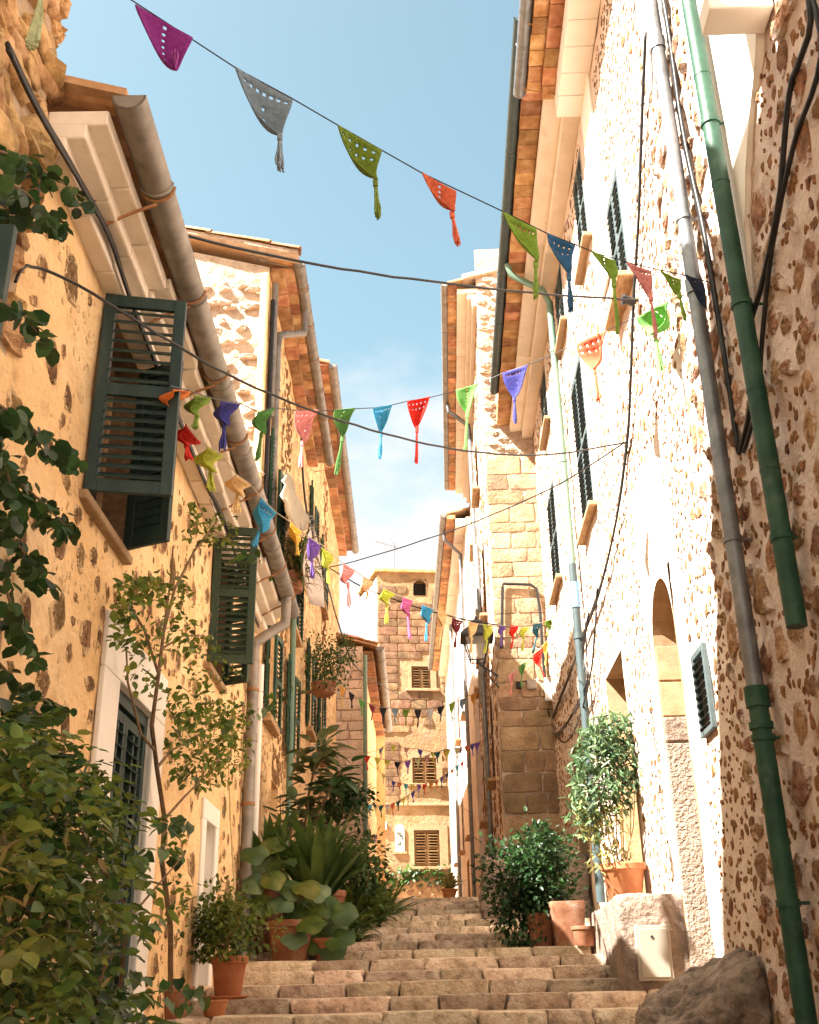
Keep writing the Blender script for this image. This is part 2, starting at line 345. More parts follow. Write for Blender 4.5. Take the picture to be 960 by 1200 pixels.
def blob_mesh(name, m, seed, flat=.35, sub=2, rough=.2, sq=2.6):
    """an irregular stone, unit half-size, face along +z"""
    bm = bmesh.new(); bmesh.ops.create_icosphere(bm, subdivisions=sub, radius=1)
    off = Vector((seed*3.7, seed*1.9, 0))
    for v in bm.verts:
        c = v.co.copy(); r = (abs(c.x)**sq+abs(c.y)**sq+abs(c.z)**sq)**(-1/sq)
        k = 1+rough*mnoise.noise(c*1.6+off)+rough*.6*mnoise.noise(c*4+off)
        v.co = c*r*k; v.co.z *= flat
        v.co.z += .12*flat*mnoise.noise(c*3+off)
    me = bpy.data.meshes.new(name); bm.to_mesh(me); bm.free(); me.materials.append(m)
    me.polygons.foreach_set('use_smooth', [True]*len(me.polygons)); return me
def block_mesh(name, m, seed, jit=.05, cuts=3):
    """a worn block: unit box (-.5..+.5), edges rounded only near the arris, corners chipped"""
    bm = bmesh.new(); bmesh.ops.create_cube(bm, size=1); bmesh.ops.subdivide_edges(bm, edges=bm.edges[:], cuts=3, use_grid_fill=True)
    off = Vector((seed*5.1, seed*2.3, seed)); rr_ = random.Random(seed)
    chip = {(i, j, k): rr_.choice((0, 0, .03, .06, .12)) for i in (-1, 1) for j in (-1, 1) for k in (-1, 1)}
    sg = lambda x: (1 if x > 0 else -1)
    for v in bm.verts:
        c = v.co*2; c = Vector([sg(x)*abs(x)**.3 if abs(x) > 1e-6 else 0 for x in c])
        e = 22; r = (abs(c.x)**e+abs(c.y)**e+abs(c.z)**e)**(1/e); mxc = max(abs(c.x), abs(c.y), abs(c.z)); c = c*(mxc/r) if r > 0 else c
        near = min(abs(c.x), abs(c.y), abs(c.z))
        if near > .6: c = c*(1-chip[(sg(c.x), sg(c.y), sg(c.z))])
        c = c*(1+jit*mnoise.noise(c*1.1+off)+jit*.8*mnoise.noise(c*2.7+off))
        v.co = c/2
    me = bpy.data.meshes.new(name); bm.to_mesh(me); bm.free(); me.materials.append(m)
    me.shade_smooth(); me.set_sharp_from_angle(angle=R_(38)); return me
def shard_mesh(name, m, seed, flat=.35):
    """an angular broken stone face, about unit half-size, looking along +z"""
    r = random.Random(seed); k = r.randint(7, 11); V = []; F = []; a0 = r.uniform(0, 6.3); asp = r.uniform(.7, 1.35)
    ang = sorted(a0+2*math.pi*(i+r.uniform(-.33, .33))/k for i in range(k)); rad = [r.uniform(.6, 1.2) for _ in range(k)]
    for (q_, z_, j_) in ((1.0, -.6, .0), (.93, .45, .10), (.62, .8, .25), (.25, .9, .3)):
        for i in range(k):
            rr_ = rad[i]*q_*(1+r.uniform(-j_, j_)*.6); V.append((math.cos(ang[i])*rr_*asp, math.sin(ang[i])*rr_/asp, flat*(z_+r.uniform(-j_, j_)*1.4)))
    V.append((0, 0, flat*(.9+r.uniform(-.2, .2))))
    for ring in range(3):
        for i in range(k):
            i2 = (i+1) % k; F.append([ring*k+i, ring*k+i2, (ring+1)*k+i2, (ring+1)*k+i])
    for i in range(k): F.append([3*k+i, 3*k+(i+1) % k, 4*k])
    return raw_mesh(name, V, F, m, False)
def scatter(ua, ub, za, zb, mind, tries, avoid, seed, size=(.05, .12), dens=None, power=1.0):
    r = random.Random(seed); pts = []; grid = {}
    for _ in range(tries):
        u = r.uniform(ua, ub); z = r.uniform(za, zb); s = size[0]+(size[1]-size[0])*r.random()**power
        if any(h[0]-s*1.1 < u < h[1]+s*1.1 and h[2]-s*1.1 < z < h[3]+s*1.1 for h in avoid): continue
        if dens and r.random() > dens(u, z): continue
        g = (int(u/.4), int(z/.4)); ok = True
        for i in (-1, 0, 1):
            for j in (-1, 0, 1):
                for (a, b, c) in grid.get((g[0]+i, g[1]+j), ()):
                    if (a-u)**2+(b-z)**2 < (mind*(s+c))**2: ok = False; break
        if ok: pts.append((u, z, s)); grid.setdefault(g, []).append((u, z, s))
    return pts

def gutter(W, ua, ub, z, n, r, m, parent, joints=1.1, seed=0, strap=None, zdrop=0):
    mb = MB(); K = 10; th = .88
    prof = [(-math.cos(math.pi*k/K)*r, -math.sin(math.pi*k/K)*r*1.05) for k in range(K+1)]
    prof = prof+[(a*th, b*th) for a, b in prof[::-1]]
    for (u1, u2, s) in [(ua, ub, 1)]:
        vs_ = [W.p(u, z+b*s-zdrop*(u-ua)/(ub-ua), n+a*s) for u in (u1, u2) for a, b in prof]; q = len(prof)
        mb.add(vs_, [[i, (i+1) % q, q+(i+1) % q, q+i] for i in range(q)]+[list(range(q)), list(range(2*q-1, q-1, -1))])
    for u, e in ((ua, .006), (ub, -.006)):
        half = prof[:K+1]; q = len(half); zz = z-zdrop*(u-ua)/(ub-ua)
        mb.add([W.p(u, zz+b, n+a) for a, b in half]+[W.p(u+e, zz+b, n+a) for a, b in half], [list(range(q)), list(range(2*q-1, q-1, -1))])
    g = mb.build('gutter', m, parent, smooth=False, autos=50)
    jm = MB(); u = ua+joints*.6
    while u < ub:
        pts = [W.p(u, z-math.sin(math.pi*k/K)*r*1.06-zdrop*(u-ua)/(ub-ua), n-math.cos(math.pi*k/K)*r*1.02) for k in range(K+1)]
        jm = MB(); jm.tube(pts, .011, 5); jm.build('joint_ring', m, g); u += joints

    return g
def tile_mesh(name, m, L=.42, r=.105, up=True):
    """barrel tile along local y, centred; opening down (up=True) or up"""
    K = 6; t = .86; s = 1 if up else -1; vs_ = []; fs = []
    for yy, rr in ((-L/2, r), (L/2, r*.84)):
        for k in range(K+1):
            a = math.pi*k/K; vs_.append((-math.cos(a)*rr, yy, s*math.sin(a)*rr*.8))
        for k in range(K, -1, -1):
            a = math.pi*k/K; vs_.append((-math.cos(a)*rr*t, yy, s*math.sin(a)*rr*.8*t))
    q = 2*(K+1); fs = [[i, (i+1) % q, q+(i+1) % q, q+i] for i in range(q)]+[list(range(q)), list(range(2*q-1, q-1, -1))]
    me = raw_mesh(name, vs_, fs, m); return me
TILE_UP = tile_mesh('roof_tile', M['tile']); TILE_DN = tile_mesh('roof_tile', M['tile'], up=False)

def roof(W, ua, ub, ze, ov, depth, slope, parent, tiles=True, name='roof', tile_len=.42, step=.23, endtiles=False):
    """slab sloping up away from the street, with barrel tiles along the eave"""
    mb = MB(); t = .05
    c = [W.p(ua, ze, ov), W.p(ub, ze, ov), W.p(ub, ze+slope*(depth+ov), -depth), W.p(ua, ze+slope*(depth+ov), -depth)]
    v = c+[q+Vector((0, 0, t)) for q in c]
    if W.d.cross(W.n).z > 0: v = [v[i] for i in (1, 0, 3, 2, 5, 4, 7, 6)]
    mb.hexa(v)
    ro = mb.build(name, M['roofslab'], parent)
    if tiles:
        an = math.atan(slope); i = 0; u = ua+step/2
        nrm = W.n; back = -nrm*math.cos(an)+Vector((0, 0, math.sin(an))); side = W.d; up = side.cross(back)
        if up.z < 0: side = -side; up = side.cross(back)
        q = Matrix((side, back, up)).transposed().to_quaternion()
        while u < ub:
            for (du, me, dz) in ((0, TILE_DN, t+.02), (step/2, TILE_UP, t+.045)):
                for row in range(2):
                    P = W.p(u+du, 0, ov-.06)+Vector((0, 0, ze+dz+.0))+back*(tile_len*.42+row*tile_len*.85)
                    P += up*(.022*row)
                    if row and not endtiles and i > 3: continue
                    inst('roof_tile', me, P+Vector((random.uniform(-.008, .008), random.uniform(-.01, .01), random.uniform(-.006, .006))), ro, q)
            u += step; i += 1
    return ro
def verge_tiles(A, B, ro, n, m=TILE_UP):
    """row of tiles up a gable edge from A to B"""
    A = Vector(A); B = Vector(B); d = (B-A).normalized(); side = d.cross(Vector((0, 0, 1))).normalized(); up = side.cross(d)
    q = Matrix((side, d, up)).transposed().to_quaternion()
    for i in range(n):
        P = A+(B-A)*((i+.5)/n)+up*(.015*(i % 2)); inst('roof_tile', m, P, ro, q, scale=(1, (B-A).length/n/.42*1.15, 1))

def eave_soffit(W, ua, ub, ze, bands, parent, seg=None, name='cornice_block', mkey='cornice', jit=.006):
    """stepped cornice under the eave: bands = [(n0,n1,z0,z1)]; cut in blocks of length seg"""
    u = ua; i = 0; cuts = []
    while u < ub-.01:
        e = min(ub, u+(seg or (ub-ua))*random.uniform(.93, 1.07)) if seg else ub
        if ub-e < .2: e = ub
        cuts.append((u, e)); u = e
    for (a, b) in cuts:
        mb = MB(); j = random.uniform(-jit, jit)
        for (n0, n1, z0, z1) in bands: W.box(mb, a+.004, b-.004, ze+z0+j, ze+z1, n0, n1+j)
        mb.build(name, M[mkey], parent, bevel=.012)

def shutter_leaf(P, U, Nn, w, h, parent, m, rows=2, slat_gap=.055, name='shutter', single=True, tilt=40, frame=.07, t=.04):
    """louvred leaf: P bottom hinge corner, U across, Nn face normal. Slats are parts of their own when single"""
    P = Vector(P); U = Vector(U).normalized(); Nn = Vector(Nn).normalized(); Zv = Vector((0, 0, 1))
    def bx(mb, a0, a1, z0, z1, n0, n1):
        c = [P+U*a+Nn*n_+Zv*z for z in (z0, z1) for (a, n_) in ((a0, n0), (a1, n0), (a1, n1), (a0, n1))]
        if U.cross(Nn).z < 0: c = [c[i] for i in (1, 0, 3, 2, 5, 4, 7, 6)]
        mb.hexa(c)
    mb = MB(); bx(mb, 0, frame, 0, h, -t/2, t/2); bx(mb, w-frame, w, 0, h, -t/2, t/2)
    br = [0]+[h*i/rows for i in range(1, rows)]+[h]
    for i, z in enumerate(br):
        z0 = z if i == 0 else (z-frame*1.2 if i == rows else z-frame*.55)
        bx(mb, frame, w-frame, z0, z0+frame*1.2, -t/2+.003, t/2-.003)
    leaf = mb.build(name, m, parent, bevel=.004)
    sw = w-2*frame; mbx = MB(); a = R_(tilt); hw = slat_gap*.62; th = .005
    dirv = Nn*math.cos(a)-Zv*math.sin(a); nv = Nn*math.sin(a)+Zv*math.cos(a)
    def slat_verts(c0):
        return [c0+U*x+dirv*d+nv*k for k in (-th, th) for (x, d) in ((-sw/2-.008, -hw), (sw/2+.008, -hw), (sw/2+.008, hw), (-sw/2-.008, hw))]
    sm = None
    for i in range(rows):
        za = br[i]+frame*(1.2 if i == 0 else .65); zb = br[i+1]-frame*(1.2 if i == rows-1 else .55)
        n_ = int((zb-za)/slat_gap)
        for k in range(n_):
            c = P+U*(w/2)+Zv*(za+(k+.5)*(zb-za)/n_)
            if single:
                if sm is None: sm = raw_mesh('slat', slat_verts(Vector((0, 0, 0))), [[3, 2, 1, 0], [4, 5, 6, 7], [0, 1, 5, 4], [1, 2, 6, 5], [2, 3, 7, 6], [3, 0, 4, 7]], m)
                o = inst('slat', sm, c, leaf); o.rotation_euler = (0, 0, 0)
            else:
                mbx.hexa(slat_verts(c))
    if not single: mbx.build('slat_set', m, leaf)
    return leaf
def opening(W, h, depth, parent, mj, mback=None, name='reveal', back=True, n0=.02):
    """recess lining for a wall hole (u0,u1,z0,z1)"""
    a, b, c, d = h; mb = MB()
    q = [(a, c), (b, c), (b, d), (a, d)]
    for i in range(4):
        (x0, y0), (x1, y1) = q[i], q[(i+1) % 4]
        mb.add([W.p(x0, y0, n0), W.p(x1, y1, n0), W.p(x1, y1, -depth), W.p(x0, y0, -depth)], [[0, 1, 2, 3]])
    if back:
        mb.cm = 1; mb.add([W.p(x, y, -depth) for x, y in q], [[0, 1, 2, 3]])
    return mb.build(name, [mj, mback or M['dark']], parent)
def sill(W, u0_, u1, z, parent, m=None, proj=.12, th=.09, name='window_sill'):
    mb = MB(); W.box(mb, u0_, u1, z-th, z, -.1, proj); return mb.build(name, m or M['sandstone'], parent, bevel=.012)
def pipe(pts, r, m, parent, name='downpipe', n=14, joints=(), clamps=(), jr=1.18, jl=.05, cm=None):
    mb = MB(); mb.tube(pts, r, n)
    o = mb.build(name, m, parent, smooth=True, autos=50)
    pts = [Vector(p) for p in pts]
    for j in joints:
        a, b = j[0], j[1]; mbj = MB(); mbj.tube([a, b], r*jr, n); mbj.build('pipe_joint', m, o, autos=50)
    for c, wdir in clamps:
        mbj = MB(); c = Vector(c); ax = Vector((0, 0, .018)); mbj.tube([c-ax, c+ax], r*1.16, n); mbj.tube([c, c+Vector(wdir)], .010, 6); mbj.build('pipe_clamp', cm or m, o, autos=50)
    return o
def body(W, ua, ub, z0, zt, depth, slope, parent, m, front=None, name='side_wall', gable=True):
    """plain end walls and back of a house (front face is a wall_panel)"""
    ztb = zt+slope*depth
    for (u, nm) in ((ua, 0), (ub, 1)):
        mb = MB(); mb.add([W.p(u, z0, 0), W.p(u, z0, -depth), W.p(u, ztb, -depth), W.p(u, zt, 0)], [[0, 1, 2, 3]]); mb.build(name, m, parent)
    mb = MB(); mb.add([W.p(ua, z0, -depth), W.p(ub, z0, -depth), W.p(ub, ztb, -depth), W.p(ua, ztb, -depth)], [[0, 1, 2, 3]]); mb.build('back_wall', m, parent)

# ------------------------------------------------------------------ ground and stairs
mb = MB()
S = 400; ys = [-S, -3, 0, STEP_D0]
mb.add([(-S, -S, -.75), (S, -S, -.75), (S, S, -.75), (-S, S, -.75)], [[0, 1, 2, 3]])
g = mb.build('ground', M['earth']); tag(g, 'earth ground under the whole village', None, None, 'structure')
mb = MB()
mb.add([(-4, -3.2, -.56), (4, -3.2, -.56), (4, STEP_D0, .15*STEP_D0-.1), (-4, STEP_D0, .15*STEP_D0-.1)], [[0, 1, 2, 3]])
o = mb.build('lower_street', M['tread']); tag(o, 'paved lane at the foot of the stone stairs', None, None, 'structure')
mb = MB()
zt_ = .15*TOPD
mb.add([(-6, TOPD+.3, zt_-.01), (5, TOPD+.3, zt_-.01), (5, 62, zt_+.5), (-6, 62, zt_+.5)], [[0, 1, 2, 3]])
o = mb.build('upper_street', M['tread']); tag(o, 'paved lane beyond the top of the stairs', None, None, 'structure')
stairs = bpy.data.objects.new('stairs', None); COL.objects.link(stairs); stairs.location = (0, STEP_D0, 0)
tag(stairs, 'wide flight of worn stone steps climbing between the houses', None, None, 'structure')
BL = [block_mesh('step_stone', M['step'], s, .055, 3) for s in range(9)]
d = STEP_D0; k = 0; rr = random.Random(5)
while d < TOPD+.1:
    z = .15*d; xa = -2.45-.04*max(0, d-8); xb = 2.05; x = xa-rr.uniform(0, .4)
    mb = MB(); mb.box(xa, xb, d+.25, d+STEP_T+.3, z-.5, z-.012); mb.build('tread', M['tread'], stairs)
    while x < xb:
        w = rr.uniform(.34, .86)*(1 if d < 14 else 1.05); dp = rr.uniform(.34, .44)
        hh = rr.uniform(.165, .185)
        o = inst('step_stone', BL[rr.randrange(9)], (x+w/2, d+dp/2+rr.uniform(-.014, .014), z-hh/2+rr.uniform(-.010, .008)), stairs, scale=(w*rr.uniform(.985, 1.0)*rr.choice((1, -1)), dp, hh))
        o.rotation_euler = (rr.uniform(-.02, .02), rr.uniform(-.012, .012), rr.uniform(-.02, .02)); x += w
    d += STEP_T; k += 1
# ------------------------------------------------------------------ LEFT HOUSES
# near tall rubble house, only its upper corner shows
U0 = 4.27
hl0 = thing('stone_house', WL1.p(2, 0), 'tall rough rubble stone house rising above the neighbouring plastered eave', 'house')
body(WL1, -2.0, U0, -.6, 11.0, 7, .3, hl0, M['mortar'])
wall_panel(WL1, -2.0, U0, -.6, 11.0, [], 'wall', M['mortar'], hl0, .12, lambda U, Z: .02*fnoise(U, Z, 7, 3))
roof(WL1, -2.1, U0+.08, 10.95, .35, 7, .3, hl0, tiles=False)
RB = [shard_mesh('stone', M['rubble_l'], 300+s, .55) for s in range(4)]+[blob_mesh('stone', M['rubble_l'], s, .45, 2, .6, 3.2) for s in range(4)]
q = WL1.rot(); r1 = random.Random(3)
pts = scatter(3.3, U0+.02, 3.5, 8.6, .8, 9000, [], 21, (.06, .17))
pts = [p for p in pts if p[1] > 4.1+.5*math.sin(p[0]*5)][:300]
for (u, z, s) in pts:
    a = r1.uniform(-.5, .5); o = inst('stone', RB[r1.randrange(8)], WL1.p(u, z, .0), hl0, q @ Matrix.Rotation(a, 3, 'Z').to_quaternion(), (s*r1.uniform(1, 1.35), s*r1.uniform(.75, 1), s*r1.uniform(.8, 1.15)))
# stones sticking out of the free corner above the neighbour's roof
for i in range(22):
    z = 6.05+i*.13+r1.uniform(-.03, .03); s = r1.uniform(.08, .14)
    inst('stone', RB[r1.randrange(8)], WL1.p(U0-.02, z, -.08+r1.uniform(-.05, .05)), hl0, q, (s*1.1, s*.8, s*2.2))
# lower plaster skin of that house
wall_panel(WL1, 2.2, U0, -.3, 4.25, [], 'plaster_skin', M['plaster_l'], hl0, .1, lambda U, Z: .012*fnoise(U, Z, 5, 8), n=.03)
shutter_leaf(WL1.p(3.13, 3.05, .03), WL1.n+WL1.d*.05, -WL1.d, .42, 1.1, hl0, M['shutter'], 2)

def chip_field(W, pts, parent, m, seed, name='stone_chips', n=.0, prot=.02, asp=(1.0, 1.5), disp=None):
    n00 = n; pts = list(pts)
    dd = disp(np.array([[p[0]] for p in pts]), np.array([[p[1]] for p in pts]))[:, 0] if disp else None
    r = random.Random(seed); V = []; F = []; o_ = org(parent)
    for ip, (u, z, s) in enumerate(pts):
        n = n00+(float(dd[ip]) if disp else 0)
        k = 9; b = len(V); ph = r.uniform(0, 6); a_ = r.uniform(*asp); c = W.p(u, z, n+prot*r.uniform(.4, 1))-o_; V.append(c)
        ring = []
        for j in range(k):
            a = ph+2*math.pi*j/k; q_ = s*r.uniform(.5, 1.4); ring.append((math.cos(a)*q_, math.sin(a)*q_*a_))
        for (x, y) in ring: V.append(W.p(u+x*.72, z+y*.72, n+prot*r.uniform(.5, 1.0))-o_)
        for (x, y) in ring: V.append(W.p(u+x, z+y, n-.008)-o_)
        for j in range(k):
            j2 = (j+1) % k; F.append([b, b+1+j, b+1+j2]); F.append([b+1+j, b+1+k+j, b+1+k+j2, b+1+j2])
    me = raw_mesh(name, V, F, m); o = bpy.data.objects.new(name, me); COL.objects.link(o); o.parent = parent; o['kind'] = 'stuff'; return o
# ochre plastered house with the grey gutter
hl1 = thing('plastered_house', WL1.p(8, 1.0), 'ochre plastered house with exposed stones, green louvred shutters and white door surround', 'house')
UA, UB = U0, 12.95
ZE1 = 5.92
H1 = [(5.60, 6.50, 4.22, 5.55), (9.72, 10.55, 4.35, 5.70), (6.68, 7.72, .95, 3.36), (10.05, 10.6, 1.55, 2.95)]
st = scatter(UA+.1, UB-.05, 1.2, 5.35, 1.45, 5200, H1+[(6.3, 8.1, .9, 3.75), (9.8, 10.85, 1.2, 3.2), (6.4, 6.75, 4.1, 5.6), (5.35, 5.6, 4.1, 5.7)], 4, (.03, .15), lambda u, z: max(.12, min(1, .55+1.2*mnoise.noise(Vector((u*.9, z*.9, 1))))), 1.3)
st.sort(key=lambda p: -p[2]); st = st[:300]
stA = np.array(st)
def disp_l1(U, Z):
    D = .010*fnoise(U, Z, 3.2, 5)+.004*fnoise(U, Z, 12, 6)
    for (u, z, s) in st:
        m_ = (np.abs(U-u) < s*3) & (np.abs(Z-z) < s*3)
        if m_.any():
            r2 = ((U[m_]-u)**2+(Z[m_]-z)**2)/(s*1.5)**2; D[m_] += .013*np.exp(-r2)
    return D
wall_panel(WL1, UA, UB, .2, 5.85, H1, 'wall', M['plaster_l'], hl1, .05, disp_l1)
SL = [shard_mesh('exposed_stone', M['stone_l'], 10+s, .3) for s in range(16)]
r1 = random.Random(9)
for (u, z, s) in st:
    inst('exposed_stone', SL[r1.randrange(16)], WL1.p(u, z, -.001+float(disp_l1(np.array([[u]]), np.array([[z]]))[0, 0])), hl1, q @ Matrix.Rotation(r1.uniform(-.6, .6), 3, 'Z').to_quaternion(), (s*r1.uniform(.95, 1.3), s*r1.uniform(.9, 1.4), .035))
chip_field(WL1, scatter(UA+.1, UB-.1, 1.3, 5.4, 1.3, 5000, H1+[(6.3, 8.1, .9, 3.75), (9.8, 10.85, 1.2, 3.2)]+[(u-s, u+s, z-s, z+s) for u, z, s in st], 41, (.008, .028), lambda u, z: max(0, .3+1.4*mnoise.noise(Vector((u*1.2, z*1.2, 6))))), hl1, M['stone_l'], 3, n=.002, prot=.004, disp=disp_l1)
body(WL1, UA+.01, UB-.01, .2, 5.85, 7, .3, hl1, M['plaster_l'])
ro = roof(WL1, UA+.03, UB+.05, ZE1+.03, .42, 7, .3, hl1, step=.3)
# white moulded cornice blocks under the eave
eave_soffit(WL1, UA+.06, UB-.02, ZE1, [(0, .13, -.33, -.22), (0, .23, -.22, -.13), (0, .34, -.13, -.04)], hl1, .5, jit=.016)
gutter(WL1, UA+.02, UB+.12, ZE1+.02, .44, .093, M['zinc'], hl1, 1.15)
for i in range(8):
    u = UA+.75+i*1.05
    mb = MB(); mb.tube([WL1.p(u, ZE1-.255, .14), WL1.p(u, ZE1-.165, .30), WL1.p(u, ZE1-.108, .44)], .011, 5)
    mb.tube([WL1.p(u, ZE1+.02-math.sin(math.pi*k/8)*.105, .44-math.cos(math.pi*k/8)*.1) for k in range(9)], .010, 5); mb.build('gutter_strap', M['rust'], hl1)
# swan neck and downpipe at the far corner
PT = [WL1.p(12.3, ZE1-.05, .44), WL1.p(12.3, ZE1-.38, .44), WL1.p(12.25, ZE1-.62, .10), WL1.p(12.2, ZE1-.8, .09), WL1.p(12.2, 1.7, .09)]
pipe(PT, .065, M['zinc'], hl1, joints=[(WL1.p(12.2, z, .09), WL1.p(12.2, z+.09, .09)) for z in (4.1, 2.6)], clamps=[(WL1.p(12.2, z, .09), -WL1.n*.1) for z in (4.7, 3.4, 2.2)], cm=M['rust'])
# window 1: both leaves swung out square to the wall
def window_part(W, h, parent, mj, framem, depth=.22, panes=True):
    rv = opening(W, h, depth, parent, mj, M['dark'], 'window')
    a, b, c, d_ = h; f = .06
    mb = MB()
    W.box(mb, a, a+f, c, d_, -depth+.02, -depth+.07); W.box(mb, b-f, b, c, d_, -depth+.02, -depth+.07)
    W.box(mb, a+f, b-f, c, c+f, -depth+.02, -depth+.07); W.box(mb, a+f, b-f, d_-f, d_, -depth+.02, -depth+.07)
    W.box(mb, (a+b)/2-.03, (a+b)/2+.03, c+f, d_-f, -depth+.02, -depth+.075)
    mb.build('window_frame', framem, rv)
    if panes:
        for (x0, x1) in ((a+f, (a+b)/2-.03), ((a+b)/2+.03, b-f)):
            mb = MB(); W.box(mb, x0, x1, c+f, d_-f, -depth+.035, -depth+.045); mb.build('pane', M['glass'], rv)
    return rv
h = H1[0]; window_part(WL1, h, hl1, M['bark_and_shade'], M['wood'])  # reveal coloured dark brown to paint in the shade of a deep opening
s1 = shutter_leaf(WL1.p(h[0]-.02, h[2]-.02, .02), WL1.n+WL1.d*.2, -WL1.d, .50, h[3]-h[2]+.04, hl1, M['shutter'], 2, .062)
s1['label'] = 'open louvred shutter with flaking dark green paint'
shutter_leaf(WL1.p(h[1]+.02, h[2]-.02, .02), WL1.n*.85-WL1.d*.4, -WL1.n*.4-WL1.d*.85, .36, h[3]-h[2]+.04, hl1, M['shutter'], 2, .062, tilt=80)
sill(WL1, h[0]-.08, h[1]+.12, h[2]-.03, hl1, M['sandstone'], .06, .06)
h = H1[1]; window_part(WL1, h, hl1, M['bark_and_shade'], M['wood'])  # same dark reveal colour, recess shade put into the lining
shutter_leaf(WL1.p(h[0]-.02, h[2]-.02, .02), WL1.n+WL1.d*.2, -WL1.d, .42, h[3]-h[2]+.04, hl1, M['shutter2'], 2, .062)
shutter_leaf(WL1.p(h[1]+.02, h[2]-.02, .02), WL1.n*.85-WL1.d*.4, -WL1.n*.4-WL1.d*.85, .30, h[3]-h[2]+.04, hl1, M['shutter2'], 2, .062, single=False)
sill(WL1, h[0]-.08, h[1]+.1, h[2]-.03, hl1, M['sandstone'], .06, .06)
# white door surround, louvred door
h = H1[2]
mb = MB(); WL1.box(mb, 6.30, 6.69, .9, 3.36, 0, .035); WL1.box(mb, 7.71, 8.05, .9, 3.36, 0, .035); WL1.box(mb, 6.30, 8.05, 3.362, 3.72, 0, .035)
mb.build('door_surround', M['white'], hl1, bevel=.01)
rv = opening(WL1, h, .12, hl1, M['white'], M['dark'], 'door', n0=.033)
mb = MB(); WL1.box(mb, h[0], h[0]+.08, h[2], h[3], -.10, -.02); WL1.box(mb, h[1]-.08, h[1], h[2], h[3], -.10, -.02); WL1.box(mb, h[0]+.08, h[1]-.08, h[3]-.09, h[3], -.10, -.02)
mb.build('door_frame', M['shutter'], rv, bevel=.004)
mid = (h[0]+h[1])/2
for (a, b) in ((h[0]+.085, mid-.004), (mid+.004, h[1]-.085)):
    # each door leaf: two louvre columns
    w = b-a
    lf = shutter_leaf(WL1.p(a, h[2]+.02, -.06), WL1.d, WL1.n, w, h[3]-h[2]-.13, hl1, M['shutter'], 3, .085, name='door_leaf', frame=.06)
    mb = MB(); WL1.box(mb, a+w/2-.02, a+w/2+.02, h[2]+.08, h[3]-.2, -.078, -.035); mb.build('middle_stile', M['shutter'], lf)
# small whitewashed cupboard door
h = H1[3]
mb = MB(); WL1.box(mb, 9.88, 10.06, 1.4, 2.94, 0, .03); WL1.box(mb, 10.59, 10.76, 1.4, 2.94, 0, .03); WL1.box(mb, 9.88, 10.76, 2.942, 3.12, 0, .03); mb.build('cupboard_surround', M['white'], hl1, bevel=.008)
rv = opening(WL1, h, .10, hl1, M['white'], M['greybox'], 'cupboard_door', n0=.028)
mb = MB(); mb.tube([WL1.p(10.5, 2.2, -.09), WL1.p(10.5, 2.2, -.05)], .02, 8); mb.build('door_knob', M['iron'], rv)

# second left house: taller, stone end wall over the roof of the first
WL2 = left_wall(-.06)
U2A, U2B, ZE2 = 13.2, 19.95, 11.55
hl2 = thing('stone_house', WL2.p(16, 2.2), 'tall house with pink rubble end wall, orange eave tiles and a black cable conduit', 'house')
H2 = [(14.0, 14.9, 7.2, 8.9), (17.2, 18.1, 7.1, 8.8), (14.3, 15.1, 4.9, 6.3), (17.0, 17.9, 4.9, 6.4), (13.55, 14.3, 1.9, 4.05), (15.3, 16.1, 2.2, 4.2)]
wall_panel(WL2, U2A, U2B, .5, ZE2-.1, H2, 'wall', M['plaster_l'], hl2, .09, lambda U, Z: .018*fnoise(U, Z, 4, 15)+.008*fnoise(U, Z, 14, 16))
body(WL2, U2A+.005, U2B-.005, .5, ZE2-.1, 6.5, .26, hl2, M['pinkrubble'])
# end wall facing the stairs: rough rubble relief
We = Wall(WL2.p(U2A, 0), (-1, 0), (0, -1))
wall_panel(We, .0, 6.2, 5.9, 11.4, [], 'end_wall', M['pinkrubble'], hl2, .07, lambda U, Z: .045*fnoise(U, Z, 6, 25, 4)-.03, n=.06)
EB = [shard_mesh('end_stone', M['pinkrubble'], 340+s, .3) for s in range(6)]
for (u, z, s) in scatter(.15, 3.2, 6.2, 11.2, 1.0, 2500, [], 31, (.06, .17))[:170]:
    inst('end_stone', EB[r1.randrange(6)], We.p(u, z, .06), hl2, We.rot(), (s*1.3, s*.7, .12))
mb = MB(); We.box(mb, -.015, .11, 5.9, ZE2-.25, .0, .09); mb.build('corner_quoin', M['plaster_l'], hl2, bevel=.03)
# sloping coping over the end wall and barrel tile verge
ro2 = roof(WL2, U2A-.02, U2B, ZE2, .42, 6.5, .26, hl2)
mb = MB(); c = [We.p(-.45, ZE2-.02, -.2), We.p(-.45, ZE2-.02, .2), We.p(6, ZE2+1.75, .2), We.p(6, ZE2+1.75, -.2)]
mb.hexa(c+[v+Vector((0, 0, .06)) for v in c]); mb.build('verge_slab', M['pinkrubble'], ro2)
verge_tiles(We.p(-.44, ZE2+.06, .14), We.p(5, ZE2+1.50, .14), ro2, 12)
eave_soffit(WL2, U2A+.15, U2B, ZE2, [(0, .20, -.16, -.06)], hl2, .42, 'soffit_brick', 'tile')
eave_soffit(WL2, U2A+.15, U2B, ZE2, [(0, .36, -.06, -.005)], hl2, .30, 'soffit_tile', 'tile')
gutter(WL2, U2A+.05, U2B+.05, ZE2+.0, .44, .09, M['zinc'], hl2, 1.05)
for i in range(7):
    u = U2A+.6+i*1.05; mb = MB(); mb.tube([WL2.p(u, ZE2-.19, .1), WL2.p(u, ZE2-.13, .40)], .009, 5); mb.tube([WL2.p(u, ZE2-math.sin(math.pi*k/8)*.1, .44-math.cos(math.pi*k/8)*.096) for k in range(9)], .008, 5); mb.build('gutter_strap', M['rust'], hl2)
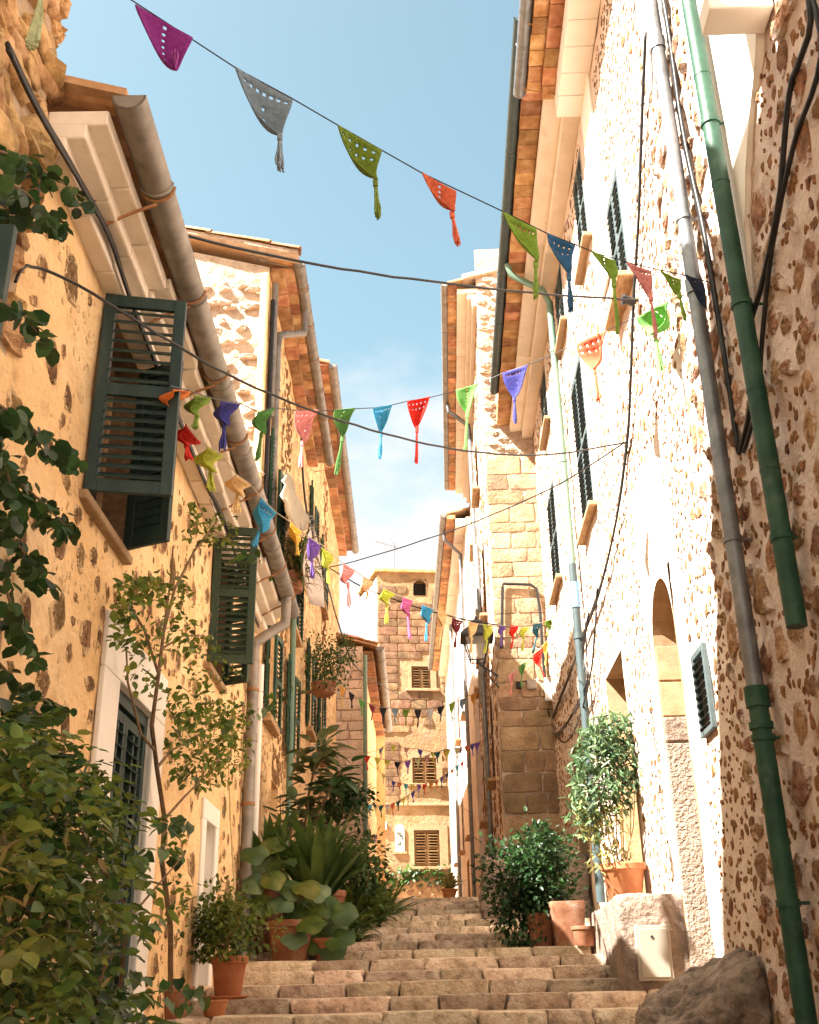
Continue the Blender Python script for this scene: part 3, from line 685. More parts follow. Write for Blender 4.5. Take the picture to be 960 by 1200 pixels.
pipe([WL2.p(14.4, ZE2-.08, .42), WL2.p(14.4, ZE2-.5, .42), WL2.p(13.75, ZE2-.95, .12), WL2.p(13.7, ZE2-1.2, .10), WL2.p(13.7, 6.0, .10)], .055, M['zinc'], hl2, clamps=[(WL2.p(13.7, 9.6, .1), -WL2.n*.1), (WL2.p(13.7, 8, .1), -WL2.n*.1)])
# black conduit on the corner
mb = MB(); mb.tube([WL2.p(13.28, 10.9, .06), WL2.p(13.28, 6.0, .06)], .035, 8); mb.tube([WL2.p(13.36, 10.6, .06), WL2.p(13.36, 6.0, .06)], .022, 8)
con = mb.build('cable_conduit', M['cable'], hl2)
pipe([WL2.p(13.42, 11.3, .07), WL2.p(13.42, 9.0, .07)], .05, M['zinc'], hl2)
pipe([WL2.p(16.9, 7.9, .10), WL2.p(16.9, 2.3, .10)], .05, M['pale_green_pipe'], hl2, joints=[(WL2.p(16.9, 4.8, .10), WL2.p(16.9, 4.9, .10))])
pipe([WL2.p(13.27, 5.3, .08), WL2.p(13.27, 3.0, .08)], .05, M['white'], hl2)
pipe([WL2.p(13.27, 3.0, .08), WL2.p(13.27, 1.8, .08)], .052, M['green_pipe'], hl2, jr=1.2, joints=[(WL2.p(13.27, 2.95, .08), WL2.p(13.27, 3.05, .08))])
for i, h in enumerate(H2):
    if i in (4, 5):
        rv = opening(WL2, h, .3, hl2, M['plaster_l'], M['dark'], 'door')
        mb = MB()
        for k in range(5): WL2.box(mb, h[0]+.03+k*(h[1]-h[0]-.06)/5, h[0]+.02+(k+1)*(h[1]-h[0]-.06)/5, h[2], h[3]-.02, -.25, -.20)
        mb.build('door_boards', M['wood'], rv)
        continue
    window_part(WL2, h, hl2, M['plaster_l'], M['wood'], .2)
    sill(WL2, h[0]-.12, h[1]+.12, h[2]-.01, hl2, M['wood'], .13, .1)
    shutter_leaf(WL2.p(h[0]-.02, h[2], .04), WL2.n*.12-WL2.d, WL2.n, .42, h[3]-h[2], hl2, M['green_pipe'], 2, .07, single=False)
    shutter_leaf(WL2.p(h[1]+.02, h[2], .04), WL2.n*.12+WL2.d, WL2.n, .42, h[3]-h[2], hl2, M['green_pipe'], 2, .07, single=False)
# exposed stone chips on the second house: joined where too small to pick apart
chip_field(WL2, scatter(U2A+.4, U2B-.1, 2.2, 11.2, 1.05, 5000, H2, 77, (.03, .08), lambda u, z: .55), hl2, M['stone_l'], 5, n=.005)

# third left house
WL3 = left_wall(-.10); U3A, U3B, ZE3 = 20.0, 31.0, 13.95
hl3 = thing('stone_house', WL3.p(25, 2.8), 'narrow tall house with orange boarded eave beyond the awning', 'house')
H3 = [(21.0, 21.9, 6.2, 7.9), (23.8, 24.7, 6.2, 7.9), (21.0, 21.9, 9.8, 11.4), (24, 24.9, 9.8, 11.4), (22.6, 23.5, 2.7, 4.8)]
wall_panel(WL3, U3A, U3B, 1.5, ZE3-.1, H3, 'wall', M['plaster_l'], hl3, .14, lambda U, Z: .02*fnoise(U, Z, 3, 35))
body(WL3, U3A+.005, U3B-.005, 1.5, ZE3-.1, 6, .26, hl3, M['plaster_l'])
ro3 = roof(WL3, U3A-.03, U3B, ZE3, .45, 6, .26, hl3)
eave_soffit(WL3, U3A, U3B, ZE3, [(0, .24, -.22, -.06)], hl3, .55, 'soffit_brick', 'tile')
eave_soffit(WL3, U3A, U3B, ZE3, [(0, .42, -.06, -.005)], hl3, .4, 'soffit_tile', 'tile')
gutter(WL3, U3A+.05, U3B+.1, ZE3, .5, .11, M['zinc'], hl3, 1.3)
for i, h in enumerate(H3):
    window_part(WL3, h, hl3, M['plaster_l'], M['wood'], .2); sill(WL3, h[0]-.12, h[1]+.12, h[2]-.01, hl3, M['wood'], .14, .1)
    for (uu, sg) in ((h[0]-.02, -1), (h[1]+.02, 1)):
        shutter_leaf(WL3.p(uu, h[2], .03), WL3.n*.1+WL3.d*sg, WL3.n, .42, h[3]-h[2], hl3, M['green_pipe'], 2, .08, single=False)
chip_field(WL3, scatter(U3A+.1, U3B-.1, 3.2, 13.5, 1.05, 5000, H3, 78, (.04, .1), lambda u, z: .55), hl3, M['stone_l'], 6, n=.005)

# fourth left house: low, stone end wall turned to the stairs
hl4 = thing('low_stone_house', (-4, 30, 2.9), 'low house with whitish stone end wall and wavy tiled verge below the tower', 'house')
W4 = Wall((-2.3, 30), (-1, 0), (0, -1)); W4s = Wall((-2.3, 30), (-.03, 1), (1, .03))
wall_panel(W4, 0, 5, 2, 10.5, [], 'end_wall', M['mortar_r'], hl4, .15, lambda U, Z: .03*fnoise(U, Z, 4, 45))
wall_panel(W4s, 0, 11, 2, 10.3, [], 'wall', M['plaster_l'], hl4, .25, lambda U, Z: .02*fnoise(U, Z, 3, 46))
mb = MB(); mb.add([W4.p(5, 2, 0), W4.p(5, 2, -11), W4.p(5, 11.7, -11), W4.p(5, 11.7, 0)], [[0, 1, 2, 3]]); mb.add([W4.p(0, 2, -11), W4.p(5, 2, -11), W4.p(5, 11.7, -11), W4.p(0, 10.3, -11)], [[0, 1, 2, 3]]); mb.build('back_wall', M['plaster_l'], hl4)
ro4 = roof(W4s, -.15, 11, 10.45, .42, 5.4, .28, hl4)
verge_tiles(W4.p(-.4, 10.53, .1), W4.p(5, 12.0, .1), ro4, 13)
gutter(W4s, -.1, 11, 10.45, .5, .13, M['zinc'], hl4, 2)
eave_soffit(W4s, .0, 11, 10.4, [(0, .3, -.2, -.04)], hl4, .6, 'soffit_brick', 'tile')
BW = [block_mesh('wall_stone', M['palestone_sun_tint'], 60+s, .09, 3) for s in range(6)]  # paler stone colour carries sunlight that does not reach this wall
z = 5.2; r2 = random.Random(12)
while z < 10.35:
    hh = r2.uniform(.2, .34); u = -.02
    while u < 2.3:
        w = r2.uniform(.3, .85); inst('wall_stone', BW[r2.randrange(6)], W4.p(u+w/2, z+hh/2, -.035), hl4, None, (w*.96, .2, hh*.94)); u += w
    z += hh
mb = MB(); mb.tube([W4.p(-.08, 10.2, .12), W4.p(-.08, 3.0, .12)], .06, 10); mb.build('downpipe', M['pale_green_pipe'], hl4, autos=50)

# ------------------------------------------------------------------ tower
tw = thing('stone_tower', (-.5, 50, 3), 'square stone tower with brown shutters closing the end of the lane', 'tower')
TA = Vector((-3.12, 50)); TBv = Vector((4.2, 51.2)); TL = Vector((-4.25, 53.2))
WT = Wall(TA, TBv-TA, (.16, -.98)); dT = (TBv-TA).normalized(); WT = Wall(TA, dT, (dT.y, -dT.x))
dS = (TL-TA).normalized(); WTs = Wall(TA, dS, (-dS.y, dS.x)); 
if WTs.n.y > 0: WTs = Wall(TA, dS, (dS.y, -dS.x))
def tpx(x, y): return WT.pix(x, y)
HT = []
for (x0, x1, y0, y1) in ((485, 516, 973, 1015), (483, 512, 888, 918), (482, 505, 781, 807), (484, 500, 680, 698)):
    a, zt = tpx(x0, y0); b, zb = tpx(x1, y1); HT.append((a, b, zb, zt))
ZT = tpx(470, 671)[1]
wall_panel(WT, 0, 7.4, 2, ZT, HT, 'wall', M['towerplaster'], tw, .3, lambda U, Z: .03*fnoise(U, Z, 2, 55))
wall_panel(WTs, 0, 3.4, 2, ZT-.3, [], 'side_wall', M['plaster_r'], tw, .3, lambda U, Z: .03*fnoise(U, Z, 2, 56))
mb = MB(); pB = WT.p(7.4, 0); bk = WTs.p(3.4, 0); p3 = pB+(bk-WT.p(0, 0))
mb.add([pB+Vector((0, 0, 2)), p3+Vector((0, 0, 2)), p3+Vector((0, 0, ZT)), pB+Vector((0, 0, ZT))], [[0, 1, 2, 3]])
mb.add([bk+Vector((0, 0, 2)), p3+Vector((0, 0, 2)), p3+Vector((0, 0, ZT)), bk+Vector((0, 0, ZT))], [[0, 1, 2, 3]]); mb.build('back_wall', M['towerplaster'], tw)
mb = MB(); f4 = [WT.p(-.1, ZT, .15), WT.p(7.5, ZT, .15), p3+Vector((0, 0, ZT)), bk+Vector((-.1, 0, ZT))]; mb.hexa(f4+[v+Vector((0, 0, .14)) for v in f4]); mb.build('roof', M['tile'], tw)
BT = [block_mesh('tower_block', M['towerblock'], 80+s, .05, 2) for s in range(7)]
z = 9.0; cnt = 0; qT = Matrix((WT.d, -WT.n, Vector((0, 0, 1)))).transposed().to_quaternion()
while z < ZT-.3 and cnt < 298:
    hh = r2.uniform(.34, .46); u = .0 if int(z*10) % 2 else -.0; first = True
    while u < 4.3:
        w = r2.uniform(.45, 1.05)
        if first: w = r2.choice((.6, 1.0)); 
        bad = any(u < h[1]+.15 and u+w > h[0]-.15 and z < h[3]+.1 and z+hh > h[2]-.1 for h in HT)
        pb = .95 if (u < 1.0+.5*math.sin(z*2) or z > 15.6) else (.45 if z > 12 else .07)
        if z > 18: pb *= .75
        if not bad and r2.random() < pb and cnt < 298:
            inst('tower_block', BT[r2.randrange(7)], WT.p(u+w/2, z+hh/2, -.015), tw, qT, (w*.96, .14, hh*.94)); cnt += 1
        u += w; first = False
    z += hh
for i, h in enumerate(HT):
    if i == 3:
        rv = opening(WT, h, .5, tw, M['towerblock'], M['dark'], 'belfry_opening')
        # arched head
        mb = MB(); c = (h[0]+h[1])/2; w = (h[1]-h[0])/2; zz = h[3]-w
        for k in range(6):
            a0, a1 = math.pi*k/6, math.pi*(k+1)/6
            def q2(a): return c-math.cos(a)*w, zz+math.sin(a)*w
            (x0, y0), (x1, y1) = q2(a0), q2(a1)
            mb.add([WT.p(x0, y0, .03), WT.p(x1, y1, .03), WT.p(x1, h[3]+.05, .03), WT.p(x0, h[3]+.05, .03)], [[0, 1, 2, 3]])
        mb.build('arch_head', M['towerblock'], rv); continue
    rv = opening(WT, h, .3, tw, M['towerplaster'], M['dark'], 'window')
    mb = MB(); f = .22 if i == 0 else .16
    WT.box(mb, h[0]-f, h[0], h[2]-f, h[3]+f, -.02, .05); WT.box(mb, h[1], h[1]+f*1.7, h[2]-f, h[3]+f, -.02, .05); WT.box(mb, h[0], h[1], h[3], h[3]+f*1.4, -.02, .05)
    mb.build('window_surround', M['sandstone'], rv)
    sill(WT, h[0]-.3, h[1]+.4, h[2]-.02, tw, None, .16, .12)
    hm = (h[0]+h[1])/2; mk = M['brownshut']
    for (a, b) in ((h[0]+.03, hm-.01), (hm+.01, h[1]-.03)):
        shutter_leaf(WT.p(a, h[2]+.02, -.02), WT.d, WT.n, b-a, h[3]-h[2]-.04, tw, mk, 2, .11, single=False, frame=.08)
# string course, niche, lower rubble band, bush of stones at the foot
zc = tpx(480, 943)[1]; mb = MB(); WT.box(mb, -.05, 7.4, zc-.06, zc+.06, -.02, .12); mb.build('string_course', M['sandstone'], tw, bevel=.02)
a, zt = tpx(463, 966); b, zb = tpx(474, 998)
nt_ = MB(); WT.box(nt_, a-.1, b+.1, zb-.1, zb, 0, .1); nt_.build('niche_sill', M['sandstone'], tw)
mb = MB(); c = (a+b)/2; w = (b-a)/2; ringo = []
pr = [(a, zb), (b, zb)]+[(c+math.cos(math.pi*k/8)*w, zt-w+math.sin(math.pi*k/8)*w) for k in range(9)]
mb.add([WT.p(u, z_, .07) for u, z_ in pr], [list(range(len(pr)))]); mb.add([WT.p(u, z_, 0) for u, z_ in pr]+[WT.p(u, z_, .07) for u, z_ in pr], [[i, (i+1) % len(pr), len(pr)+(i+1) % len(pr), len(pr)+i] for i in range(len(pr))])
mb.build('glazed_tile_niche', M['cornice'], tw)
mb = MB()
for k in range(26):
    uu = a+w*(.35+1.3*r2.random()); z_ = zb+.25+r2.random()*.6; WT.box(mb, uu-.035, uu+.035, z_-.02, z_+.03, .071, .079)
mb.build('niche_picture', M['greyshut'], tw)
a, zt = tpx(445, 966); mb = MB(); WT.box(mb, a, a+.3, zt-.25, zt+.1, 0, .12); mb.build('meter_box', M['white'], tw, bevel=.01)
chip_field(WT, scatter(1.3, 4.2, 3.2, 6.2, .95, 1500, HT, 79, (.1, .22)), tw, M['towerblock'], 7, name='rubble_base', n=.01, prot=.05, asp=(.7, 1))
# TV aerial on the tower
an = thing('tv_aerial', WT.p(.95, ZT+.14, -.5), 'thin television aerial standing on the tower roof', 'aerial')
tp_, zt = WT.pix(462, 636, -.5)
mb = MB(); mb.tube([WT.p(.95, ZT+.14, -.5), WT.p(.95, zt, -.5)], .022, 6); mb.build('mast', M['steel'], an)
mb = MB(); mb.tube([WT.p(-.05, zt+.05, -.5), WT.p(1.1, zt-.25, -.5)], .015, 5)
for k in range(7): 
    uu = .05+k*.15; mb.tube([WT.p(uu, zt+.05-.26*(uu+.05)/1.15, -.75), WT.p(uu, zt+.05-.26*(uu+.05)/1.15, -.25)], .008, 4)
mb.tube([WT.p(.75, zt+.25, -.5), WT.p(1.15, zt-.5, -.5)], .012, 4)
mb.build('antenna_boom', M['steel'], an)
# ------------------------------------------------------------------ RIGHT HOUSES
hr1 = thing('tall_stone_house', (1.98, 6, .8), 'tall pale house with brown stone chips, arched doorway and green downpipes', 'house')
E1, ZR1 = 10.3, 11.9
HA = [(8.72, 9.68, 1.3, 4.83), (7.82, 8.16, 3.22, 3.80), (8.75, 9.5, 7.85, 9.25)]
avoidA = [(8.35, 10.0, 1.0, 6.0), HA[1], (8.6, 9.65, 7.6, 9.4), (4.98, 5.9, 5.9, 9.6), (4.5, 5.9, 6.5, 9.6), (5.4, 5.9, 5, 6), (9.55, 10.4, 8.5, 12)]
big = scatter(3.6, 7.25, .6, 8.2, .93, 9000, avoidA, 51, (.045, .16), None, 1.6)
big.sort(key=lambda p: -p[2]); big = big[:300]
def disp_r1(U, Z):
    D = .016*fnoise(U, Z, 4, 65)+.006*fnoise(U, Z, 13, 66)+np.where(U < 7.2, .014*fnoise(U, Z, 9, 67)+.006*fnoise(U, Z, 26, 68), 0)
    for (u, z, s) in big:
        m_ = (np.abs(U-u) < s*3) & (np.abs(Z-z) < s*3)
        if m_.any():
            r2_ = ((U[m_]-u)**2+(Z[m_]-z)**2)/(s*1.35)**2; D[m_] += .022*np.exp(-r2_)
    return D
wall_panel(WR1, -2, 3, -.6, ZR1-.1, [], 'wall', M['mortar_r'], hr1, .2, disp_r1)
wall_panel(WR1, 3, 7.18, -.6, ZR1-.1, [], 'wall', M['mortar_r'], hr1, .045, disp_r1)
wall_panel(WR1, 7.18, E1, -.6, ZR1-.1, HA, 'wall', M['plaster_r'], hr1, .06, disp_r1)
body(WR1, -2, E1-.005, -.6, ZR1-.1, 7, .25, hr1, M['plaster_r'])
SR = [shard_mesh('exposed_stone', M['stone_r'], 230+s, .36) for s in range(18)]
qR = WR1.rot(); r3 = random.Random(19)
for (u, z, s) in big:
    inst('exposed_stone', SR[r3.randrange(18)], WR1.p(u, z, -.004+float(disp_r1(np.array([[u]]), np.array([[z]]))[0, 0])), hr1, qR @ Matrix.Rotation(r3.uniform(-.7, .7), 3, 'Z').to_quaternion(), (s*r3.uniform(.85, 1.3), s*r3.uniform(.8, 1.25), .07))
chip_field(WR1, scatter(3.2, 7.25, .6, 8.6, 1.0, 6000, avoidA+[(u-s, u+s, z-s, z+s) for (u, z, s) in big], 52, (.012, .045)), hr1, M['chip_r'], 8, n=.003, prot=.008, disp=disp_r1)
def streaky(u, z): return max(.12, min(1, .5+1.3*mnoise.noise(Vector((u*1.3, z*.9, 3)))+.5*mnoise.noise(Vector((u*4, z*3, 9)))))
chip_field(WR1, scatter(7.25, E1, .9, ZR1-.7, 1.0, 22000, avoidA, 53, (.014, .085), streaky, 1.5), hr1, M['chip_r'], 9, n=.003, prot=.005, disp=disp_r1, asp=(.5, 1.0))
# eave
roof(WR1, -2, E1, ZR1, .7, 7, .25, hr1, endtiles=True)
eave_soffit(WR1, 2, E1, ZR1, [(0, .34, -.52, -.16)], hr1, .38, 'cornice_block', 'white')
eave_soffit(WR1, 2, E1+.02, ZR1, [(.34, .50, -.20, -.10)], hr1, .30, 'soffit_tile', 'tile')
eave_soffit(WR1, 2, E1+.02, ZR1, [(.50, .68, -.10, -.01)], hr1, .24, 'soffit_tile', 'tile')
gutter(WR1, 0, E1+.1, ZR1+.0, .76, .08, M['steel'], hr1, 1.0)
for i in range(8):
    u = 3.2+i*1.0; mb = MB(); mb.tube([WR1.p(u, ZR1-.24, .3), WR1.p(u, ZR1-.12, .75)], .008, 5); mb.build('gutter_strap', M['rust'], hr1)
mb = MB(); WR1.box(mb, 9.62, E1-.01, 8.6, ZR1-.5, 0, .035); mb.build('plaster_quoin', M['white'], hr1, bevel=.01)
# arch doorway: spandrels, reveal with joints, stippled plinth, door
h = HA[0]; c = (h[0]+h[1])/2; w = (h[1]-h[0])/2; zs_ = h[3]-w*1.05
mb = MB(); K = 12
arc = [(c-math.cos(math.pi*k/K)*w, zs_+math.sin(math.pi*k/K)*w*1.05) for k in range(K+1)]
for (x0, y0), (x1, y1) in zip(arc, arc[1:]):
    mb.add([WR1.p(x0, y0, .012), WR1.p(x1, y1, .012), WR1.p(x1, h[3]+.04, .012), WR1.p(x0, h[3]+.04, .012)], [[0, 1, 2, 3]])
mb.build('arch_spandrel', M['plaster_r'], hr1)
rvm = MB(); dep = .44
prof = [(h[0], h[2])]+arc+[(h[1], h[2])]
for (x0, y0), (x1, y1) in zip(prof, prof[1:]):
    rvm.add([WR1.p(x0, y0, .012), WR1.p(x1, y1, .012), WR1.p(x1, y1, -dep), WR1.p(x0, y0, -dep)], [[0, 1, 2, 3]])
door = rvm.build('doorway', M['sandstone'], hr1)
mb = MB()
for k in range(4): WR1.box(mb, h[0]+.01+k*.24, h[0]+.225+k*.24, h[2], h[3]-.02, -dep-.06, -dep)
mb.build('door_boards', M['wood'], door)
Wj = Wall(WR1.p(h[1], 0, 0), (1, 0), (0, -1))      # the far jamb, faces the stairs
z = zs_
for (za, zb) in ((3.70, 4.02), (4.03, 4.36)):
    mb = MB(); Wj.box(mb, .0, dep-.02, za, zb-.008, -.02, .012); mb.build('jamb_block', M['sandstone'], door, bevel=.006)
mb = MB(); Wj.box(mb, -.006, dep-.01, 1.3, 3.45, -.02, .035); mb.build('stippled_plinth', M['stipple'], door, bevel=.01)
mb = MB(); Wj.box(mb, -.003, dep-.015, 3.46, 3.69, -.02, .028); mb.build('plinth_cap', M['parapet'], door, bevel=.02)
mb = MB(); Wj.box(mb, .2, .34, 3.50, 3.63, .028, .075); mb.build('door_light', M['white'], door, bevel=.02)
# small louvred vent
h = HA[1]; opening(WR1, h, .1, hr1, M['plaster_r'], M['dark'], 'vent')
shutter_leaf(WR1.p(h[0]-.03, h[2]-.03, .02), WR1.d, WR1.n, h[1]-h[0]+.06, h[3]-h[2]+.06, hr1, M['greyshut'], 1, .06, name='vent_louvre', frame=.04)
def closed_window(W, h, parent, m, sillm=None, sp=.16):
    opening(W, h, .16, parent, M['plaster_r'], M['dark'], 'window'); hm = (h[0]+h[1])/2
    for (a, b) in ((h[0]+.01, hm-.004), (hm+.004, h[1]-.01)):
        shutter_leaf(W.p(a, h[2]+.01, -.0), W.d, W.n, b-a, h[3]-h[2]-.02, parent, m, 2, .075, single=False)
    sill(W, h[0]-.12, h[1]+.12, h[2]-.015, parent, sillm or M['sandstone'], sp, .065)
closed_window(WR1, HA[2], hr1, M['greyshut'], M['wood'])
# pipes on the near wall
PX = .13
def rpt(x, y, off=PX): return WR1.pp(x, y, off)
ua = 6.29
pj = WR1.pix(887, 826, PX)[1]
dp = pipe([WR1.p(ua, ZR1-.3, PX), WR1.p(ua, pj, PX)], .052, M['steel'], hr1, joints=[(WR1.p(ua, z, PX), WR1.p(ua, z+.12, PX)) for z in (8.2, 5.9)], clamps=[(WR1.p(ua, z, PX), (.14, 0, 0)) for z in (9.3, 6.55, 4.05)])
pipe([WR1.p(ua, pj+.02, PX), WR1.p(ua, .9, PX)], .058, M['green_pipe'], hr1, joints=[(WR1.p(ua, pj-.02, PX), WR1.p(ua, pj+.1, PX)), (WR1.p(ua, pj-.15, PX), WR1.p(ua, pj-.11, PX))], jr=1.22, clamps=[(WR1.p(ua-.0, z_, PX), (.13, 0, 0)) for z_ in (pj-.2, 1.9)])
ug = 5.40; zg = WR1.pix(940, 728, PX)[1]
gp = pipe([WR1.p(ug, ZR1-.3, PX), WR1.p(ug, zg, PX)], .055, M['green_pipe'], hr1, joints=[(WR1.p(ug, z, PX), WR1.p(ug, z+.015, PX)) for z in (4.1, 4.6, 6.1, 7.0)], jr=1.05, clamps=[(WR1.p(ug, z_, PX), (.14, 0, 0)) for z_ in (3.7, 5.2, 6.6, 8.0)])
# white plaster patch and projecting white flue box
mb = MB(); pl = [(4.5, 6.75), (4.72, 6.45), (4.98, 6.25), (5.2, 6.02), (5.38, 5.75), (5.5, 5.4), (5.62, 5.2), (5.8, 5.5), (5.85, 9.5), (4.5, 9.5)]; k = len(pl)
mb.add([WR1.p(u, z, .045) for u, z in pl]+[WR1.p(u, z, -.02) for u, z in pl], [list(range(k))]+[[i, (i+1) % k, k+(i+1) % k, k+i] for i in range(k)]); mb.build('plaster_patch', M['white'], hr1, bevel=.02)
mb = MB(); WR1.box(mb, 4.42, 4.62, 6.52, 10.2, .0, .36); mb.build('flue_box', M['white'], hr1, bevel=.012)

# second right house (same facade line, dark gutter)
WR2 = right_wall(1.99)
hr2 = thing('tall_stone_house', (1.99, 15, 2.2), 'tall sunlit pale house with dark gutter and grey louvred windows above the potted plants', 'house')
E2, ZR2 = 19.5, 12.1
HB = [(11.45, 12.75, 1.5, 4.85), (15.7, 16.75, 2.2, 4.75), (12.3, 13.45, 7.0, 9.25), (16.4, 17.6, 7.55, 9.35), (10.75, 11.55, 9.9, 11.3), (13.3, 14.2, 10.4, 11.5), (16.3, 17.3, 10.4, 11.5)]
avB = [(a-.1, b+.1, c_-.2, d_+.1) for a, b, c_, d_ in HB]+[(10.3, 10.75, 7, 12)]
disp_r2 = lambda U, Z: .018*fnoise(U, Z, 4, 75)+.006*fnoise(U, Z, 13, 76)
wall_panel(WR2, E1, E2, .9, ZR2-.1, HB, 'wall', M['plaster_r'], hr2, .10, disp_r2)
body(WR2, E1+.01, E2-.005, .9, ZR2-.1, 7, .25, hr2, M['plaster_r'])
chip_field(WR2, scatter(E1, E2, 1.6, ZR2-.6, 1.0, 26000, avB, 54, (.016, .09), streaky, 1.5), hr2, M['chip_r'], 10, n=.003, prot=.005, disp=disp_r2, asp=(.5, 1.0))
roof(WR2, E1+.02, E2, ZR2+.02, .72, 7, .25, hr2)
eave_soffit(WR2, E1+.02, E2, ZR2, [(0, .22, -.46, -.30), (0, .46, -.30, -.14)], hr2, 3.1, 'cornice_board', 'cornice')
eave_soffit(WR2, E1+.02, E2, ZR2, [(.46, .72, -.14, -.015)], hr2, .27, 'soffit_tile', 'tile')
gutter(WR2, E1-.9, E2-1.2, ZR2+.02, .80, .085, M['dkgutter'], hr2, 1.4)
ud = 14.2
pipe([WR2.p(ud-.1, ZR2-.1, .74), WR2.p(ud-.1, ZR2-.3, .7), WR2.p(ud, ZR2-.55, .2), WR2.p(ud, ZR2-.8, .11), WR2.p(ud, 6.9, .11)], .052, M['pale_green_pipe'], hr2, joints=[(WR2.p(ud, z, .11), WR2.p(ud, z+.06, .11)) for z in (10.4, 8.5)])
pipe([WR2.p(ud, 6.9, .11), WR2.p(ud, 2.4, .11)], .056, M['dkgutter'], hr2, joints=[(WR2.p(ud, 5.8, .11), WR2.p(ud, 5.9, .11))])
mb = MB(); mb.tube([WR2.p(ud, 6.25, .11), WR2.p(ud, 6.62, .11)], .068, 10); mb.build('blue_tape', mat('blue_tape', [(.10, .22, .38), (.2, .36, .55)], 20, 4, .7, .5, 40, .01), hr2)
for h in HB[2:]: closed_window(WR2, h, hr2, M['greyshut'], M['wood'] if h[2] < 9 else M['sandstone'], .11)
h = HB[0]; rv = opening(WR2, h, .5, hr2, M['sandstone'], M['dark'], 'doorway')
mb = MB()
for k in range(5): WR2.box(mb, h[0]+.02+k*.255, h[0]+.265+k*.255, h[2], h[3]-.6, -.48, -.42)
mb.build('door_boards', M['greyshut'], rv)
mb = MB(); WR2.box(mb, h[1]-.16, h[1]-.02, h[2], h[3]-.55, -.42, .0); WR2.box(mb, h[0], h[1], h[3]-.72, h[3]-.56, -.46, -.36); mb.build('door_frame', M['wood'], rv, bevel=.01)
h = HB[1]; rv = opening(WR2, h, .35, hr2, M['sandstone'], M['dark'], 'doorway')
mb = MB()
for k in range(4): WR2.box(mb, h[0]+.02+k*.255, h[0]+.265+k*.255, h[2], h[3]-.05, -.3, -.25)
mb.build('door_boards', M['shutter'], rv)

# third right house: its ashlar end wall faces the stairs
hr3 = thing('ashlar_house', (1.0, 24, 2.9), 'tall house with squared stone end wall, cream cornice and street lantern', 'house')
Y3, E3, ZR3, X3 = 19.5, 30.0, 15.5, 1.0
W3e = Wall((X3, Y3), (1, 0), (0, -1)); W3 = right_wall(X3)
H3R = [(21.5, 22.4, 5.2, 7.0), (24.6, 25.5, 5.2, 7.0), (27.6, 28.5, 5.2, 7), (21.5, 22.4, 8.6, 10.4), (24.6, 25.5, 8.6, 10.4), (27.6, 28.5, 8.6, 10.4), (22.5, 23.4, 12, 13.5), (26, 27, 12, 13.5), (25.9, 27.0, 2.9, 5.0)]
wall_panel(W3, Y3, E3, 2, ZR3-.1, H3R, 'wall', M['plaster_r'], hr3, .15, lambda U, Z: .02*fnoise(U, Z, 3, 85))
wall_panel(W3e, 0, 6, 2, ZR3+.9, [], 'end_wall', M['pinkrubble'], hr3, .10, lambda U, Z: .02*fnoise(U, Z, 5, 86), n=.052)
mb = MB(); mb.add([W3e.p(6, 2, 0), W3e.p(6, 2, -10.5), W3e.p(6, 17, -10.5), W3e.p(6, 17, 0)], [[0, 1, 2, 3]]); mb.add([W3e.p(0, 2, -10.5), W3e.p(6, 2, -10.5), W3e.p(6, 17, -10.5), W3e.p(0, 15.4, -10.5)], [[0, 1, 2, 3]]); mb.build('back_wall', M['plaster_r'], hr3)
BA = [block_mesh('ashlar_block', M['ashlar'], 100+s, .05, 3) for s in range(8)]
z = 2.6; r4 = random.Random(23); course = 0
while z < 11.2:
    hh = r4.uniform(.2, .46); u = .0; course += 1
    while u < 1.25:
        w = r4.choice((.36, .5, .62, .8)) if u > 0 else (.72 if course % 2 else .42)
        inst('ashlar_block', BA[r4.randrange(8)], W3e.p(u+w/2, z+hh/2, .0), hr3, None, (w*.975, .16, hh*.96)); u += w
    z += hh
RS = [shard_mesh('rubble_stone', M['pinkrubble'], 380+s, .4) for s in range(8)]
for (u, zz, s) in scatter(.1, 1.3, 11.3, ZR3+.1, .9, 1500, [], 88, (.06, .2)):
    inst('rubble_stone', RS[r4.randrange(8)], W3e.p(u, zz, .05), hr3, W3e.rot(), (s*1.4, s*.75, .12))
ro5 = roof(W3, Y3-.1, E3, ZR3, .62, 6, .25, hr3)
mb = MB(); c_ = [W3e.p(-.3, ZR3+.06, -.2), W3e.p(-.3, ZR3+.06, .12), W3e.p(6, ZR3+1.6, .12), W3e.p(6, ZR3+1.6, -.2)]; mb.hexa(c_+[v+Vector((0, 0, .16)) for v in c_]); mb.build('verge_coping', M['pinkrubble'], ro5, bevel=.03)
eave_soffit(W3, Y3, E3, ZR3, [(0, .10, -.55, -.36), (0, .20, -.36, -.22)], hr3, 3.5, 'cornice_moulding', 'cornice')
eave_soffit(W3, Y3-.02, E3, ZR3, [(0, .42, -.22, -.10)], hr3, .62, 'cornice_block', 'cornice')
eave_soffit(W3, Y3-.05, E3, ZR3, [(.42, .62, -.10, -.01)], hr3, .27, 'soffit_tile', 'tile')
gutter(W3, Y3-.1, E3, ZR3, .68, .085, M['zinc'], hr3, 1.15)
for i in range(10):
    u = Y3+.3+i*1.1; mb = MB(); mb.tube([W3.p(u, ZR3-.24, .06), W3.p(u, ZR3-.12, .66)], .008, 5); mb.build('gutter_strap', M['zinc'], hr3)
pipe([W3.p(24.6, ZR3-.1, .64), W3.p(24.6, ZR3-.3, .62), W3.p(24.9, ZR3-.6, .1), W3.p(24.9, ZR3-.8, .09), W3.p(24.9, 7.5, .09)], .055, M['steel'], hr3)
